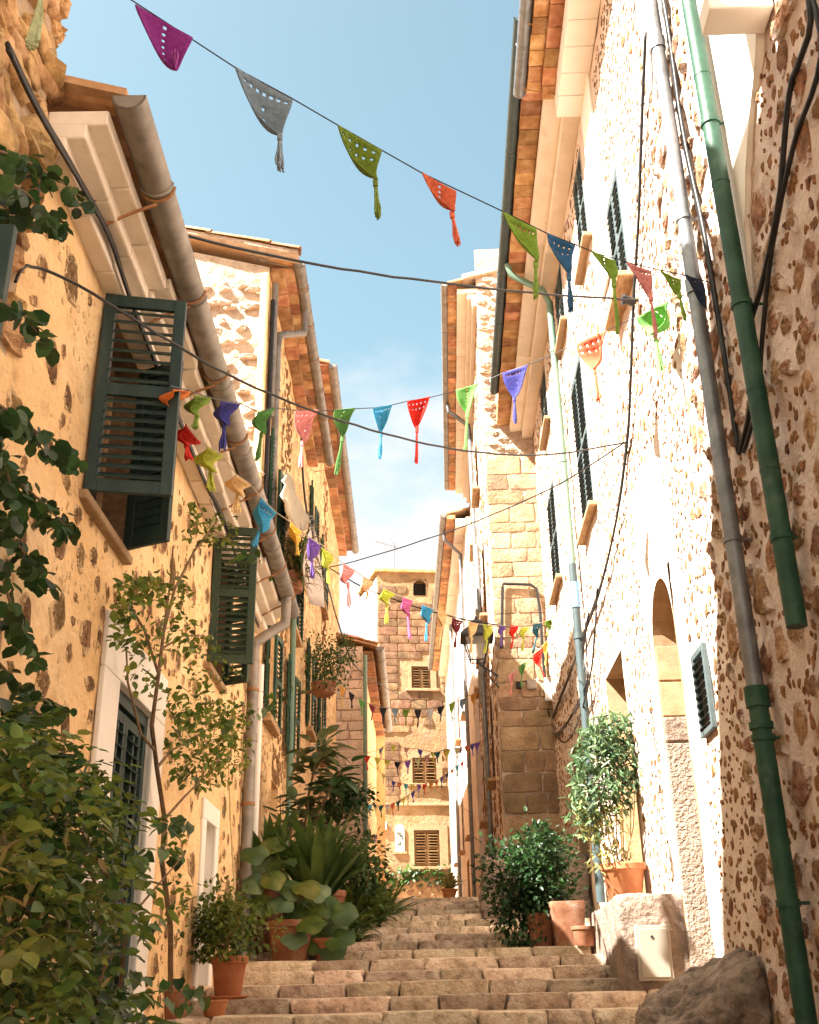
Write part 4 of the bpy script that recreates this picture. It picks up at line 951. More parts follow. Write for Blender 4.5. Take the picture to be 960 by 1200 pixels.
pipe([W3.p(23.6, 11, .09), W3.p(23.6, 3.0, .09)], .055, M['steel'], hr3, joints=[(W3.p(23.6, 4.1, .09), W3.p(23.6, 4.3, .09))])
for h in H3R[:-1]: closed_window(W3, h, hr3, M['brownshut'], M['wood'], .18)
opening(W3, H3R[-1], .3, hr3, M['sandstone'], M['wood'], 'door')
chip_field(W3, scatter(Y3+.3, E3, 3, 14.8, 1.1, 6000, H3R, 56, (.03, .08), streaky), hr3, M['chip_r'], 11, n=.012, prot=.004)
# black conduit frame on the end wall corner
def wp3(x, y): return W3e.pp(x, y, .14)
mb = MB(); mb.tube([wp3(588, 760), wp3(589, 688), wp3(590, 684), wp3(622, 685), wp3(629, 690), wp3(633, 715), wp3(636, 760), wp3(640, 815)], .028, 6); mb.build('conduit', M['cable'], hr3)

# fourth right house: far, plain sunlit wall
hr4 = thing('far_pale_house', (.7, 38, 3), 'far pale house with a lower tiled eave beside the tower', 'house')
P4 = Vector((.85, 30.0)); Q4 = Vector((.12, 47.5)); d4 = (Q4-P4).normalized(); W4r = Wall(P4, d4, (-d4.y, d4.x)); L4_ = (Q4-P4).length
if W4r.n.x > 0: W4r = Wall(P4, d4, (d4.y, -d4.x))
ZR4 = 14.6
H4R = [(3, 3.9, 5.5, 7.2), (7, 7.9, 5.5, 7.2), (11, 12, 5.5, 7.2), (3, 3.9, 9.2, 10.9), (7, 7.9, 9.2, 10.9), (5, 5.9, 2.9, 5.0)]
wall_panel(W4r, 0, L4_, 2, ZR4-.1, H4R, 'wall', M['plaster_r'], hr4, .25, lambda U, Z: .02*fnoise(U, Z, 3, 95))
body(W4r, .02, L4_, 2, ZR4-.1, 5, .25, hr4, M['plaster_r'])
roof(W4r, 0, L4_, ZR4, .6, 5, .25, hr4, tiles=False)
eave_soffit(W4r, 0, L4_, ZR4, [(0, .3, -.4, -.15)], hr4, .7, 'cornice_block', 'cornice')
eave_soffit(W4r, 0, L4_, ZR4, [(.3, .58, -.15, -.02)], hr4, .35, 'soffit_tile', 'tile')
gutter(W4r, 0, L4_, ZR4, .66, .11, M['zinc'], hr4, 1.5)
for h in H4R[:-1]: closed_window(W4r, h, hr4, M['brownshut'], M['wood'], .18)
opening(W4r, H4R[-1], .3, hr4, M['sandstone'], M['wood'], 'door')
pipe([W4r.p(1.2, ZR4-.1, .62), W4r.p(1.2, ZR4-.35, .6), W4r.p(1.6, ZR4-.7, .1), W4r.p(1.6, 3, .1)], .06, M['steel'], hr4)
pipe([W4r.p(9.2, ZR4-.6, .1), W4r.p(9.2, 3, .1)], .06, M['steel'], hr4)

# ------------------------------------------------------------------ parapets on the right of the stairs
def lumpy(name, corners, m, label, cat, sub=14, amp=.05, seed=1, rnd=5, rock=0):
    """eight-corner mass with rounded uneven faces"""
    bm = bmesh.new(); bmesh.ops.create_cube(bm, size=1); bmesh.ops.subdivide_edges(bm, edges=bm.edges[:], cuts=sub, use_grid_fill=True)
    C8 = [Vector(c) for c in corners]; off = Vector((seed*3, seed, 0))
    cen = sum(C8, Vector())/8; base = Vector((cen.x, cen.y, min(c.z for c in C8)))
    for v in bm.verts:
        c = v.co*2; r = (abs(c.x)**rnd+abs(c.y)**rnd+abs(c.z)**rnd)**(1/rnd); mxc = max(abs(c.x), abs(c.y), abs(c.z)); c = c*(mxc/r)
        a, b, t = (c.x+1)/2, (c.y+1)/2, (c.z+1)/2
        lo = (C8[0]*(1-a)+C8[1]*a)*(1-b)+(C8[3]*(1-a)+C8[2]*a)*b; hi = (C8[4]*(1-a)+C8[5]*a)*(1-b)+(C8[7]*(1-a)+C8[6]*a)*b
        p = lo*(1-t)+hi*t
        nn = (p-cen).normalized(); p = p+nn*amp*(mnoise.noise(p*2.2+off)-1.1*rock*(1-abs(mnoise.noise(p*4.5+off))*2)**2+.5*mnoise.noise(p*6+off)+.32*mnoise.noise(p*14+off)+.2*mnoise.noise(p*33+off))
        v.co = p-base
    me = bpy.data.meshes.new(name); bm.to_mesh(me); bm.free(); me.materials.append(m); me.polygons.foreach_set('use_smooth', [True]*len(me.polygons))
    o = bpy.data.objects.new(name, me); COL.objects.link(o); o.location = base; return tag(o, label, cat)
PZ = 2.2
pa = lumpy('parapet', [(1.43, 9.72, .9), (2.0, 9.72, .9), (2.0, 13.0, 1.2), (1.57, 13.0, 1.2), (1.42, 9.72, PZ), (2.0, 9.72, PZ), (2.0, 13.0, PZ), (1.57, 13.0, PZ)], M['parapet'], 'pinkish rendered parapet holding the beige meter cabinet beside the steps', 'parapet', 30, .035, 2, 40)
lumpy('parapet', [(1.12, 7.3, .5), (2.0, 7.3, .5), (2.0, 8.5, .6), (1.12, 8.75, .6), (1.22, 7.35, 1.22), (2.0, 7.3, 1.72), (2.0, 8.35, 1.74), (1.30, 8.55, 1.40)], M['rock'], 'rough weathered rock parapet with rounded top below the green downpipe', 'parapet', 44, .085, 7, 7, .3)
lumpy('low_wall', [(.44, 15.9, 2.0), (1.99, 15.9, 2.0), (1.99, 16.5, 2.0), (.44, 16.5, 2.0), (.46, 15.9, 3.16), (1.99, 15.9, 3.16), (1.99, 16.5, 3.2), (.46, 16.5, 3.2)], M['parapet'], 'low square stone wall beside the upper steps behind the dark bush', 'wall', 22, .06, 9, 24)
# meter cabinet
Wc = Wall((1.43, 9.70), (1, 0), (0, -1))
cab = thing('meter_cabinet', (1.7, 9.69, 1.5), 'beige metal meter cabinet door with keyhole set in the parapet', 'cabinet')
a, zt = Wc.pix(743, 1085); b, zb = Wc.pix(790, 1149)
mb = MB(); Wc.box(mb, a, b, zb, zt, -.03, .035); mb.build('cabinet_frame', M['cabinet'], cab, bevel=.006)
mb = MB(); Wc.box(mb, a+.025, b-.025, zb+.025, zt-.025, .036, .045); mb.build('cabinet_door', M['cabinet'], cab, bevel=.004)
mb = MB(); kc = Wc.p((a+b)/2-.01, zt-.09, .045); mb.tube([kc, kc+Vector((0, -.006, 0))], .012, 10); mb.build('keyhole', M['iron'], cab)
# ------------------------------------------------------------------ small fixtures on the street
def cable(pts, r, label, m='cable', strands=1, spread=.03, n=5, group=None, name='cable', cat='cable', tw=5.0):
    mb = MB(); pts = [Vector(p) for p in pts]
    # smooth the control points
    P = []
    for i in range(len(pts)-1):
        p0 = pts[max(0, i-1)]; p1 = pts[i]; p2 = pts[i+1]; p3 = pts[min(len(pts)-1, i+2)]
        for k in range(6):
            t = k/6; P.append(.5*((2*p1)+(p2-p0)*t+(2*p0-5*p1+4*p2-p3)*t*t+(3*p1-p0-3*p2+p3)*t**3))
    P.append(pts[-1]); rr_ = random.Random(len(pts))
    for s in range(strands):
        ph = 6.28*s/max(1, strands); o = Vector((0, math.cos(ph), math.sin(ph)))*spread*(0 if strands == 1 else 1)
        mb.tube([q+o*math.cos(i/tw+s)+Vector((0, rr_.uniform(-.004, .004), rr_.uniform(-.004, .004))) for i, q in enumerate(P)], r, n)
    o = mb.build(name, M[m], None, smooth=True); return tag(o, label, cat, group)
def wire_px(pts, Y0, Y1, ymid=None):
    out = []; n = len(pts); xs = [p[0] for p in pts]
    for i, (x, y) in enumerate(pts):
        t = (x-xs[0])/(xs[-1]-xs[0]); Y = Y0+(Y1-Y0)*t
        if ymid is not None: Y = Y+4*t*(1-t)*(ymid-(Y0+Y1)/2)
        out.append(onY(Y, x, y))
    return out
a = WL1.pp(118, 245, .05); b = WR1.pp(746, 352, .05)
cable([a]+wire_px([(130, 249), (250, 285), (400, 315), (520, 332), (640, 345), (738, 351)], a.y+.1, b.y-.1)+[b], .011, 'twisted black wire strung from ochre eave to the pale wall under the pennants')
mb = MB()
c1 = onY(a.y+.05, 122, 246); c2 = onY(a.y+.1, 134, 251)
for k in range(7): mb.tube([c1.lerp(c2, k/7), c1.lerp(c2, (k+.6)/7)], .026, 8)
tag(mb.build('wire_insulator', M['iron']), 'black ribbed insulator where a wire leaves the ochre house', 'insulator')
mb = MB(); mb.tube([b+Vector((-.12, -.03, 0)), b+Vector((-.02, .03, 0))], .04, 8); mb.tube([b+Vector((-.14, -.02, 0)), b+Vector((-.11, -.02, 0))], .05, 8)
tag(mb.build('wire_insulator', M['iron']), 'dark insulator knob on the pale wall where a wire ends', 'insulator')
a = WL1.pp(38, 312, .05); b = WR1.pp(735, 517, .06)
cable([WL1.pp(18, 330, .04), a]+wire_px([(110, 345), (250, 430), (350, 475), (450, 508), (550, 529), (640, 533), (725, 520)], a.y+.4, b.y)+[b], .009, 'thin sagging wire crossing below the first pennant line')
c = WL2.pp(352, 668, .1)
cable([b]+wire_px([(640, 575), (520, 625), (400, 662)], b.y+1.5, c.y-1)+[c], .009, 'thin wire climbing from the second left house to the pale wall')
c = WL3.pp(372, 655, .15); b = W3e.pp(598, 735, .15)
cable([c]+wire_px([(390, 668), (430, 690), (470, 705), (500, 715), (545, 726)], c.y+.3, b.y)+[b], .014, 'black cable slung across the lane above the street lantern')
cable([WL2.pp(352, 480, .1), WL2.pp(358, 590, .1), WL3.pp(374, 650, .12), WL3.pp(388, 700, .12), WL3.pp(394, 722, .12), onY(28.5, 410, 770), onY(29.8, 424, 788)], .022, 'thick black cable drooping off the third left house to the low house pipe')
cable([onY(29.7, 424, 790), onY(33, 470, 815), onY(36, 520, 838), onY(38, 560, 848)], .012, 'thin cable crossing in front of the tower')
cable([WL1.pp(x, y, .15) for x, y in ((8, 55), (45, 130), (90, 205), (128, 275), (150, 340), (185, 430), (212, 495), (240, 565), (264, 615), (290, 700), (303, 735))], .012, 'bundle of black cables clipped along the ochre wall under its eave', strands=4, spread=.022, tw=9)
cable([WR1.p(6.5, 9.9, .05), WR1.pp(778, 2, .05), WR1.pp(800, 150, .05), WR1.pp(826, 275, .05), WR1.pp(850, 420, .05), WR1.pp(866, 528, .05)], .016, 'pair of grey cables clipped behind the steel downpipe', strands=3, spread=.03, tw=30, m='cable')
cable([WR1.p(4.2, 7.4, .06), WR1.pp(948, 0, .06), WR1.pp(925, 110, .06), WR1.pp(912, 240, .06), WR1.pp(890, 345, .06), WR1.pp(872, 405, .07), WR1.pp(880, 470, .06), WR1.pp(866, 532, .06)], .017, 'thick black cable curving over the shaded stones beside the green pipe')
cable([WR1.p(4.1, 7.0, .05), WR1.pp(962, 40, .05), WR1.pp(930, 170, .05), WR1.pp(905, 290, .05), WR1.pp(893, 400, .05), WR1.pp(888, 470, .05), WR1.pp(872, 530, .05)], .015, 'thinner black cable beside the thick one on the shaded stones')
cable([WR1.pp(757, 40, .05), WR1.pp(753, 130, .05), WR1.pp(748, 260, .05), WR1.pp(742, 360, .05), WR1.pp(739, 460, .05), WR2.pp(735, 520, .05), WR2.pp(722, 610, .06), WR2.pp(703, 690, .06), WR2.pp(684, 745, .07), WR2.pp(668, 790, .08), W3e.pp(648, 840, .15)], .013, 'twisted bundle of cables hanging down the middle of the pale facade', strands=3, spread=.03, tw=4)
cable([WR2.pp(690, 720, .08), WR2.pp(683, 770, .12), WR2.pp(688, 800, .1), WR2.pp(670, 840, .12), W3e.pp(650, 862, .2), W3e.pp(642, 830, .15)], .011, 'loose loop of cable tangled round the dark pipe', strands=3, spread=.05, tw=3)
cable([WR2.pp(700, 690, .08), WR2.pp(694, 780, .1), WR2.pp(676, 850, .15), WR2.pp(660, 870, .12), W3e.pp(647, 848, .2)], .010, 'long slack cable loop hanging below the tangle by the dark pipe', strands=2, spread=.04, tw=3)
# junction boxes on the ashlar wall
def jbox(x0, x1, y0, y1, label, m, dz=.12):
    a, zt = W3e.pix(x0, y0, .1); b, zb = W3e.pix(x1, y1, .1)
    mb = MB(); W3e.box(mb, a, b, zb, zt, .05, .05+dz); mb.build
    o = thing('junction_box', W3e.p((a+b)/2, zb, .1), label, 'junction box')
    mb.build('case', m, o, bevel=.012)
    mb2 = MB(); W3e.box(mb2, a+.02, b-.02, zb+.02, zt-.02, .05+dz, .056+dz); mb2.build('cover', m, o, bevel=.004)
    for (uu, zz) in ((a+.035, zb+.035), (b-.035, zt-.035)):
        mb3 = MB(); mb3.tube([W3e.p(uu, zz, .056+dz), W3e.p(uu, zz, .062+dz)], .008, 6); mb3.build('screw', M['iron'], o)
jbox(637, 648, 795, 822, 'tall grey junction box on the ashlar wall', M['greybox'])
jbox(617, 629, 797, 808, 'small beige junction box between black box and grey box', M['cabinet'])
jbox(605, 612, 799, 807, 'tiny black junction box on the ashlar wall', M['cable'], .1)
# street lantern on a scrolled bracket
lb = W3e.pp(592, 800, .02); lc = onY(19.3, 560, 776)
lamp = thing('street_lantern', (lc.x, lc.y, lc.z-.1), 'black four sided street lantern on scrolled wrought iron bracket', 'lantern')
mb = MB(); mb.tube([lb+Vector((0, 0, .05)), lc+Vector((0, 0, -.02))], .018, 6)
mb.tube([lb+Vector((0, 0, -.25)), lb+Vector((0, 0, .2))], .016, 6)
for k in range(3):
    sc_ = lb.lerp(lc, .18+k*.25)+Vector((0, 0, -.09)); rad = .085-.015*k
    mb.tube([sc_+Vector(((math.cos(a_*.45))*rad*(1-a_*.03), 0, math.sin(a_*.45)*rad*(1-a_*.03))) for a_ in range(16)], .009, 5)
mb.tube([lb+Vector((-.02, 0, -.24)), lb.lerp(lc, .35)+Vector((0, 0, -.17)), lb.lerp(lc, .75)+Vector((0, 0, -.03))], .011, 5)
mb.build('bracket', M['iron'], lamp)
zb_ = lc.z+.02; zt = onY(19.3, 560, 748).z; zr = onY(19.3, 560, 728).z
hb, ht, hr_ = .13, .24, .31
mb = MB()
for i in range(4):
    s = [(-1, -1), (1, -1), (1, 1), (-1, 1)][i]; mb.tube([Vector((lc.x+s[0]*hb, lc.y+s[1]*hb, zb_)), Vector((lc.x+s[0]*ht, lc.y+s[1]*ht, zt))], .013, 5)
    s2 = [(1, -1), (1, 1), (-1, 1), (-1, -1)][i]; mb.tube([Vector((lc.x+s[0]*hb, lc.y+s[1]*hb, zb_)), Vector((lc.x+s2[0]*hb, lc.y+s2[1]*hb, zb_))], .013, 5)
mb.tube([lc, Vector((lc.x, lc.y, zb_+.04))], .03, 6)
mb.build('cage', M['iron'], lamp)
mb = MB(); mb.lathe((lc.x, lc.y, 0), [(hr_*1.41, zt-.02), (hr_*1.41, zt+.02), (.16, zr-.08), (.16, zr-.02), (.05, zr+.03), (.02, zr+.1)], 4); 
for i in range(len(mb.v)):
    d_ = mb.v[i]-Vector((lc.x, lc.y, 0)); c45 = math.cos(math.pi/4); mb.v[i] = Vector((lc.x+(d_.x-d_.y)*c45, lc.y+(d_.x+d_.y)*c45, d_.z))
mb.build('lantern_roof', M['iron'], lamp)
for i in range(4):
    A = [(-1, -1), (1, -1), (1, 1), (-1, 1)][i]; B = [(1, -1), (1, 1), (-1, 1), (-1, -1)][i]; mb = MB()
    q4 = [Vector((lc.x+A[0]*hb*.95, lc.y+A[1]*hb*.95, zb_)), Vector((lc.x+B[0]*hb*.95, lc.y+B[1]*hb*.95, zb_)), Vector((lc.x+B[0]*ht*.95, lc.y+B[1]*ht*.95, zt-.02)), Vector((lc.x+A[0]*ht*.95, lc.y+A[1]*ht*.95, zt-.02))]
    ins = [v+(Vector((lc.x, lc.y, v.z))-v)*.03 for v in q4]
    mb.hexa([q4[0], q4[1], ins[1], ins[0], q4[3], q4[2], ins[2], ins[3]]); mb.build('pane', M['lampglass'], lamp)
# rolled canvas awning and hanging cloth on the second left house
aw = thing('awning', WL2.p(15, 8.6, .2), 'beige canvas awning hanging slack on an iron hook above the shaggy plant', 'awning')
cols_ = []
for t in range(9):
    x = 331+(359-331)*t/8; y = 552+(612-552)*t/8-4*math.sin(math.pi*t/8); q0 = WL2.pix(x, y, .25); w_ = (34-14*t/8)
    q1 = WL2.pix(x-1-8*t/8, y+w_, .45); cols_.append([WL2.p(q0[0]*(1-s)+q1[0]*s, q0[1]*(1-s)+q1[1]*s, .3+.16*s+.035*math.sin(s*14+t)) for s in [k/6 for k in range(7)]])
vs_ = [v for c in cols_ for v in c]; fs = [[i*7+j, i*7+j+1, (i+1)*7+j+1, (i+1)*7+j] for i in range(8) for j in range(6)]
mb = MB(); mb.add(vs_, fs); o = mb.build('canvas', M['canvas'], aw, smooth=True); md = o.modifiers.new('s', 'SOLIDIFY'); md.thickness = .015
hk = WL2.pp(364, 606, .2); mb = MB(); mb.tube([WL2.pp(369, 612, .03), WL2.pp(366, 605, .1), WL2.pp(360, 605, .2), WL2.pp(352, 614, .32), WL2.pp(346, 632, .4)], .018, 6)
mb.tube([WL2.pp(366+4*math.cos(a_*.5)*(1-a_*.04), 612+6*math.sin(a_*.5)*(1-a_*.04), .1) for a_ in range(15)], .014, 5); mb.build('iron_hook', M['iron'], aw)
cl = MB(); qs = []
for t in range(9):
    s = t/8; xl = 361-8*min(1, s*1.6)+14*max(0, s-.5)*1.4; xr = 367+13*s**.6; yy = 618+(708-618)*s
    qs.append([WL3.pp(xl+(xr-xl)*k/5, yy+(4*k/5 if t == 8 else 0), .45+.03*math.sin(k*1.7+t*.4)) for k in range(6)])
cl.add([v for q_ in qs for v in q_], [[i*6+j, i*6+j+1, (i+1)*6+j+1, (i+1)*6+j] for i in range(8) for j in range(5)])
o = cl.build('hanging_cloth', mat('white_linen', [(.66, .58, .53), (.74, .67, .62)], 6, 4, .9, .2, 40, .005, trans=.3), None, smooth=True); md = o.modifiers.new('s', 'SOLIDIFY'); md.thickness = .012
tag(o, 'pale pink cloth hanging from the iron hook beside the awning', 'cloth')

# ------------------------------------------------------------------ pennant garlands
def pennant(A, B, T, E, col, parent, seed, far=False):
    """crochet triangle on the cord A-B, tip T, tassel end E"""
    A, B, T = Vector(A), Vector(B), Vector(T); r = random.Random(seed); T = (A+B)/2+(T-(A+B)/2)*1.12
    NU, NV = (16, 18) if not far else (4, 6)
    ax = (B-A); dn = T-(A+B)/2; nrm = ax.cross(dn).normalized()*(.2*ax.length); vs_ = []; bend = r.uniform(-.13, .06)
    for j in range(NV+1):
        v = j/NV; w = (1-v**1.8)**.85*(1.0-.22*v)+.035
        c = (A+B)/2*(1-v)+T*v+ax*(bend*math.sin(math.pi*v))
        for i in range(NU+1):
            u = (i/NU-.5); vs_.append(c+ax*u*w*1.02+nrm*(math.sin(math.pi*(u+.5))*v*(1-v)*4+.5*math.sin(v*5+seed)*v))
    fs = []; kind_ = seed % 3
    for j in range(NV):
        for i in range(NU):
            hole = False
            if not far:
                if kind_ == 0 and j in (2, 5) and i % 3 == 1 and 0 < i < NU-1: hole = True
                if kind_ == 1 and i == NU//2 and j % 2 == 1 and j < NV-4: hole = True
                if kind_ == 2 and ((j == 2 and i % 2 == 0 and 0 < i < NU-1) or (i == NU//2 and j in (6, 9, 12))): hole = True
            if not hole: fs.append([j*(NU+1)+i, j*(NU+1)+i+1, (j+1)*(NU+1)+i+1, (j+1)*(NU+1)+i])
    mb = MB(); mb.add(vs_, fs); o = mb.build('pennant', cloth(col), parent, smooth=True); md = o.modifiers.new('s', 'SOLIDIFY'); md.thickness = .008
    if E is not None:
        E = Vector(E); tm = MB(); L_ = (E-T).length
        for k in range(12 if not far else 3):
            off = Vector((r.uniform(-1, 1), r.uniform(-1, 1), 0))*.03*ax.length*1.4
            e = T.lerp(E, r.uniform(.85, 1.0)); m1 = T.lerp(E, .35)+off*.6; m2 = T.lerp(E, .7)+off+Vector((r.uniform(-.01, .01), 0, 0))
            tm.tube([T+off*.2+Vector((0, 0, .02)), m1, m2, e+off*1.3], .0065 if not far else .012, 4)
        tm.tube([T+Vector((0, 0, .015)), T.lerp(E, .12)], .016, 6)
        c2 = tuple(min(.85, x*1.25+.03) for x in col); tm.build('tassel', cloth(c2), o)
    return o
def garland(label, cord_px, Yf, pens, group, cord_m='cable', r=.0042, far=False, ends=()):
    P = [onY(Yf(x), x, y) for x, y in cord_px]
    if ends:
        if ends[0] is not None: P = [ends[0]]+P
        if ends[1] is not None: P = P+[ends[1]]
    g_ = thing('pennant_garland', P[0], label, 'garland', group)
    mb = MB(); mb.tube(P, r, 5); mb.build('cord', M[cord_m], g_)
    for i, p in enumerate(pens):
        (x0, y0, x1, y1, tx, ty, ex, ey, col) = p; Y = Yf((x0+x1)/2)
        pennant(onY(Yf(x0), x0, y0), onY(Yf(x1), x1, y1), onY(Y, tx, ty), onY(Y-.0, ex, ey) if ex is not None else None, col, g_, i*7+len(label), far)
    return g_
purple = (.20, .02, .20); grey = (.16, .22, .28); green = (.13, .20, .02); coral = (.56, .13, .06); lime = (.20, .33, .04); blue = (.03, .12, .26); pink = (.62, .25, .24)
navy = (.02, .03, .06); royal = (.05, .05, .27); lgreen = (.16, .42, .10); red = (.60, .02, .01); sky_b = (.04, .30, .52); kgreen = (.08, .22, .05); orange = (.72, .22, .05); cream = (.70, .5, .25)
yellow = (.72, .45, .08); violet = (.16, .08, .34); black = (.012, .012, .02); maroon = (.16, .02, .03); teal = (.01, .08, .11); white_ = (.7, .66, .6); ylime = (.46, .5, .06); peach = (.7, .42, .24)
YA = lambda x: 4.35+(6.15-4.35)*(x-150)/(840-150)
garland('nearest crochet pennant line with purple, grey, green and coral triangles', [(148, -4), (225, 46), (277, 80), (340, 114), (400, 149), (495, 203), (590, 248), (640, 273), (700, 297), (745, 310), (800, 322), (832, 331)], YA, [
    (160, 7, 224, 44, 205, 74, 204, 60, purple), (277, 80, 341, 117, 326, 153, 328, 200, grey), (397, 148, 446, 176, 438, 208, 443, 256, green), (495, 203, 533, 224, 528, 247, 537, 288, coral),
    (590, 249, 627, 268, 626, 303, 628, 350, lime), (642, 274, 673, 288, 666, 319, 669, 366, blue), (693, 294, 720, 306, 718, 326, 724, 392, lime), (735, 308, 762, 318, 761, 343, 769, 398, pink), (774, 318, 796, 328, 795, 343, 803, 377, lime), (803, 322, 823, 331, 827, 358, None, None, navy)], None,
    ends=(WL1.p(4.15, 7.15, .1), WR1.pp(838, 336, .02)))
def YB(x):
    t = (x-203)/(800-203); return 5.5+(6.75-5.5)*t+4*t*(1-t)*2.9
garland('second pennant line with red, blue and light green triangles, from ochre gutter to pale wall', [(200, 452), (222, 458), (245, 466), (280, 472), (303, 483), (320, 478), (347, 481), (372, 481), (393, 481), (415, 479), (438, 478), (458, 475), (478, 470), (503, 466), (535, 458), (559, 451), (590, 437), (618, 428), (678, 402), (711, 387), (748, 371), (783, 353), (796, 347)], YB, [
    (203, 456, 222, 458, 205, 477, 203, 484, orange), (228, 463, 246, 466, 232, 486, 228, 502, lime), (259, 470, 280, 473, 264, 496, 260, 528, royal), (303, 482, 322, 478, 307, 506, 302, 540, kgreen), (347, 481, 372, 480, 355, 515, 352, 549, pink),
    (393, 480, 416, 478, 402, 509, 394, 557, kgreen), (438, 478, 459, 474, 447, 504, 445, 538, sky_b), (478, 470, 503, 465, 489, 498, 488, 545, red), (535, 457, 559, 450, 548, 481, 545, 530, lgreen), (590, 437, 618, 428, 603, 463, 604, 496, royal),
    (678, 402, 711, 387, 697, 429, 701, 472, coral), (748, 371, 783, 353, 768, 391, 776, 440, lgreen)], None, ends=(WL1.p(6.6, ZE1-.3, .2), WR1.pp(808, 345, .02)))
def YC(x): return 5.7+(19.25-5.7)*((x-212)/(668-212))**1.0 if x > 212 else 5.7
garland('long pennant line running up the lane from the ochre gutter to the lantern', [(212, 490), (232, 515), (243, 523), (260, 533), (277, 556), (293, 567), (306, 583), (323, 600), (341, 612), (353, 622), (363, 630), (377, 638), (402, 660), (425, 675), (445, 687), (463, 696), (484, 704), (508, 714), (524, 719), (542, 727), (560, 731), (577, 733), (606, 734), (633, 730), (648, 725), (664, 719)], YC, [
    (217, 497, 234, 517, 219, 521, 220, 538, red), (243, 523, 260, 533, 247, 551, 248, 575, ylime), (276, 556, 293, 568, 279, 580, 276, 602, cream), (306, 583, 323, 600, 305, 620, 297, 641, sky_b), (341, 612, 353, 623, 348, 636, 349, 651, yellow), (363, 630, 376, 640, 366, 655, 366, 678, violet),
    (377, 642, 389, 650, 384, 663, 386, 685, ylime), (402, 660, 415, 668, 408, 682, 409, 712, pink), (425, 676, 437, 682, 431, 693, 430, 702, peach), (450, 690, 463, 696, 454, 707, 453, 731, ylime), (472, 700, 483, 704, 478, 720, 481, 750, (.5, .12, .3)), (495, 709, 507, 714, 500, 729, 499, 752, sky_b),
    (513, 716, 524, 719, 518, 733, 513, 760, cream), (531, 724, 542, 728, 535, 741, 533, 760, maroon), (549, 728, 560, 731, 553, 746, 552, 765, cream), (566, 731, 577, 733, 571, 749, 568, 766, ylime), (585, 732, 593, 734, 588, 743, 587, 757, violet), (598, 732, 607, 734, 602, 746, 599, 760, red), (611, 735, 620, 735, 614, 747, 612, 763, ylime), (625, 730, 634, 730, 629, 746, 624, 767, teal), (640, 727, 649, 725, 643, 737, 641, 745, lime), (655, 722, 661, 720, 657, 733, 655, 748, red)], None, 'canvas', .005, ends=(WL1.p(6.9, ZE1-.3, .2), W3e.pp(668, 716, .1)))
YG = lambda x: 19.2
garland('short drooping pennant line with a big red triangle by the junction boxes', [(592, 796), (600, 789), (613, 777), (630, 763), (640, 752), (652, 742), (666, 728)], YG, [
    (596, 790, 605, 786, 600, 800, 598, 816, pink), (609, 780, 618, 775, 612, 790, 611, 806, kgreen), (625, 767, 636, 759, 633, 780, 638, 793, red), (636, 756, 643, 749, 640, 768, 639, 780, yellow), (648, 746, 658, 739, 656, 754, 656, 766, navy), (660, 732, 667, 727, 663, 744, 662, 756, lgreen)], None, 'canvas', .006, ends=(W3e.pp(590, 800, .1), W3e.pp(668, 720, .05)))
rg = random.Random(77); pal = [black, grey, kgreen, black, white_, black, lime, grey, orange, teal, violet, red, sky_b, yellow, pink, royal]
def far_line(label, pts, Y, n, size, cols, ends, drop=1.0, tl=1.2, grp='far pennant lines in front of the tower'):
    # points along the polyline at equal steps
    L_ = [0]
    for p, q_ in zip(pts, pts[1:]): L_.append(L_[-1]+math.hypot(q_[0]-p[0], q_[1]-p[1]))
    def at(s):
        s = max(0, min(L_[-1], s)); i = max(0, min(len(pts)-2, sum(1 for l in L_[1:] if l < s))); t = (s-L_[i])/(L_[i+1]-L_[i]); return (pts[i][0]+(pts[i+1][0]-pts[i][0])*t, pts[i][1]+(pts[i+1][1]-pts[i][1])*t)
    pens = []
    for k in range(n):
        s = (k+.5)/n*L_[-1]; a = at(s-size/2); b = at(s+size/2); m_ = ((a[0]+b[0])/2, (a[1]+b[1])/2); sz = size*rg.uniform(.85, 1.2)
        pens.append((a[0], a[1]+.5, b[0], b[1]+.5, m_[0]+rg.uniform(-.6, .6), m_[1]+sz*1.15*drop, m_[0]+rg.uniform(-1, 1), m_[1]+sz*(1.15*drop+tl*rg.uniform(.6, 1.1)), cols[k % len(cols)] if cols else pal[rg.randrange(len(pal))]))
    pens = [(*p_[:8], tuple(min(.8, c_*1.9+.02) for c_ in p_[8])) for p_ in pens]
    return garland(label, pts, lambda x: Y+(x-480)*.01, pens, None, 'canvas', .008, True, ends)
far_line('pennant line of mostly black triangles in front of the tower', [(396, 800), (420, 818), (440, 828), (470, 831), (500, 831), (520, 827), (545, 818), (565, 808), (585, 796)], 24, 15, 8, [orange, black, kgreen, maroon, black, grey, green, black, white_, black, lime, grey, orange, teal, violet], (WL3.p(24, 7.9, .03), W3.p(24.1, 7.3, .03)), 1.2, 1.3)
far_line('upper far line of tiny coloured pennants across the tower shutters', [(425, 884), (445, 889), (470, 893), (495, 887), (515, 880), (540, 876), (565, 868)], 27, 12, 7, [red, ylime, yellow, black, violet, cream, pink, teal, yellow, cream, coral, violet], (WL3.p(27, 6.6, .03), W3.p(27.3, 6.7, .03)))
far_line('far line of tiny orange and violet pennants just under the tower shutters', [(440, 880), (455, 872), (475, 876), (493, 878), (508, 882), (522, 878), (545, 876), (575, 862)], 28.5, 9, 6, [grey, ylime, pink, royal, yellow, orange, violet, royal, sky_b], (WL3.p(28.5, 6.9, .03), W3.p(28.8, 7.0, .03)))
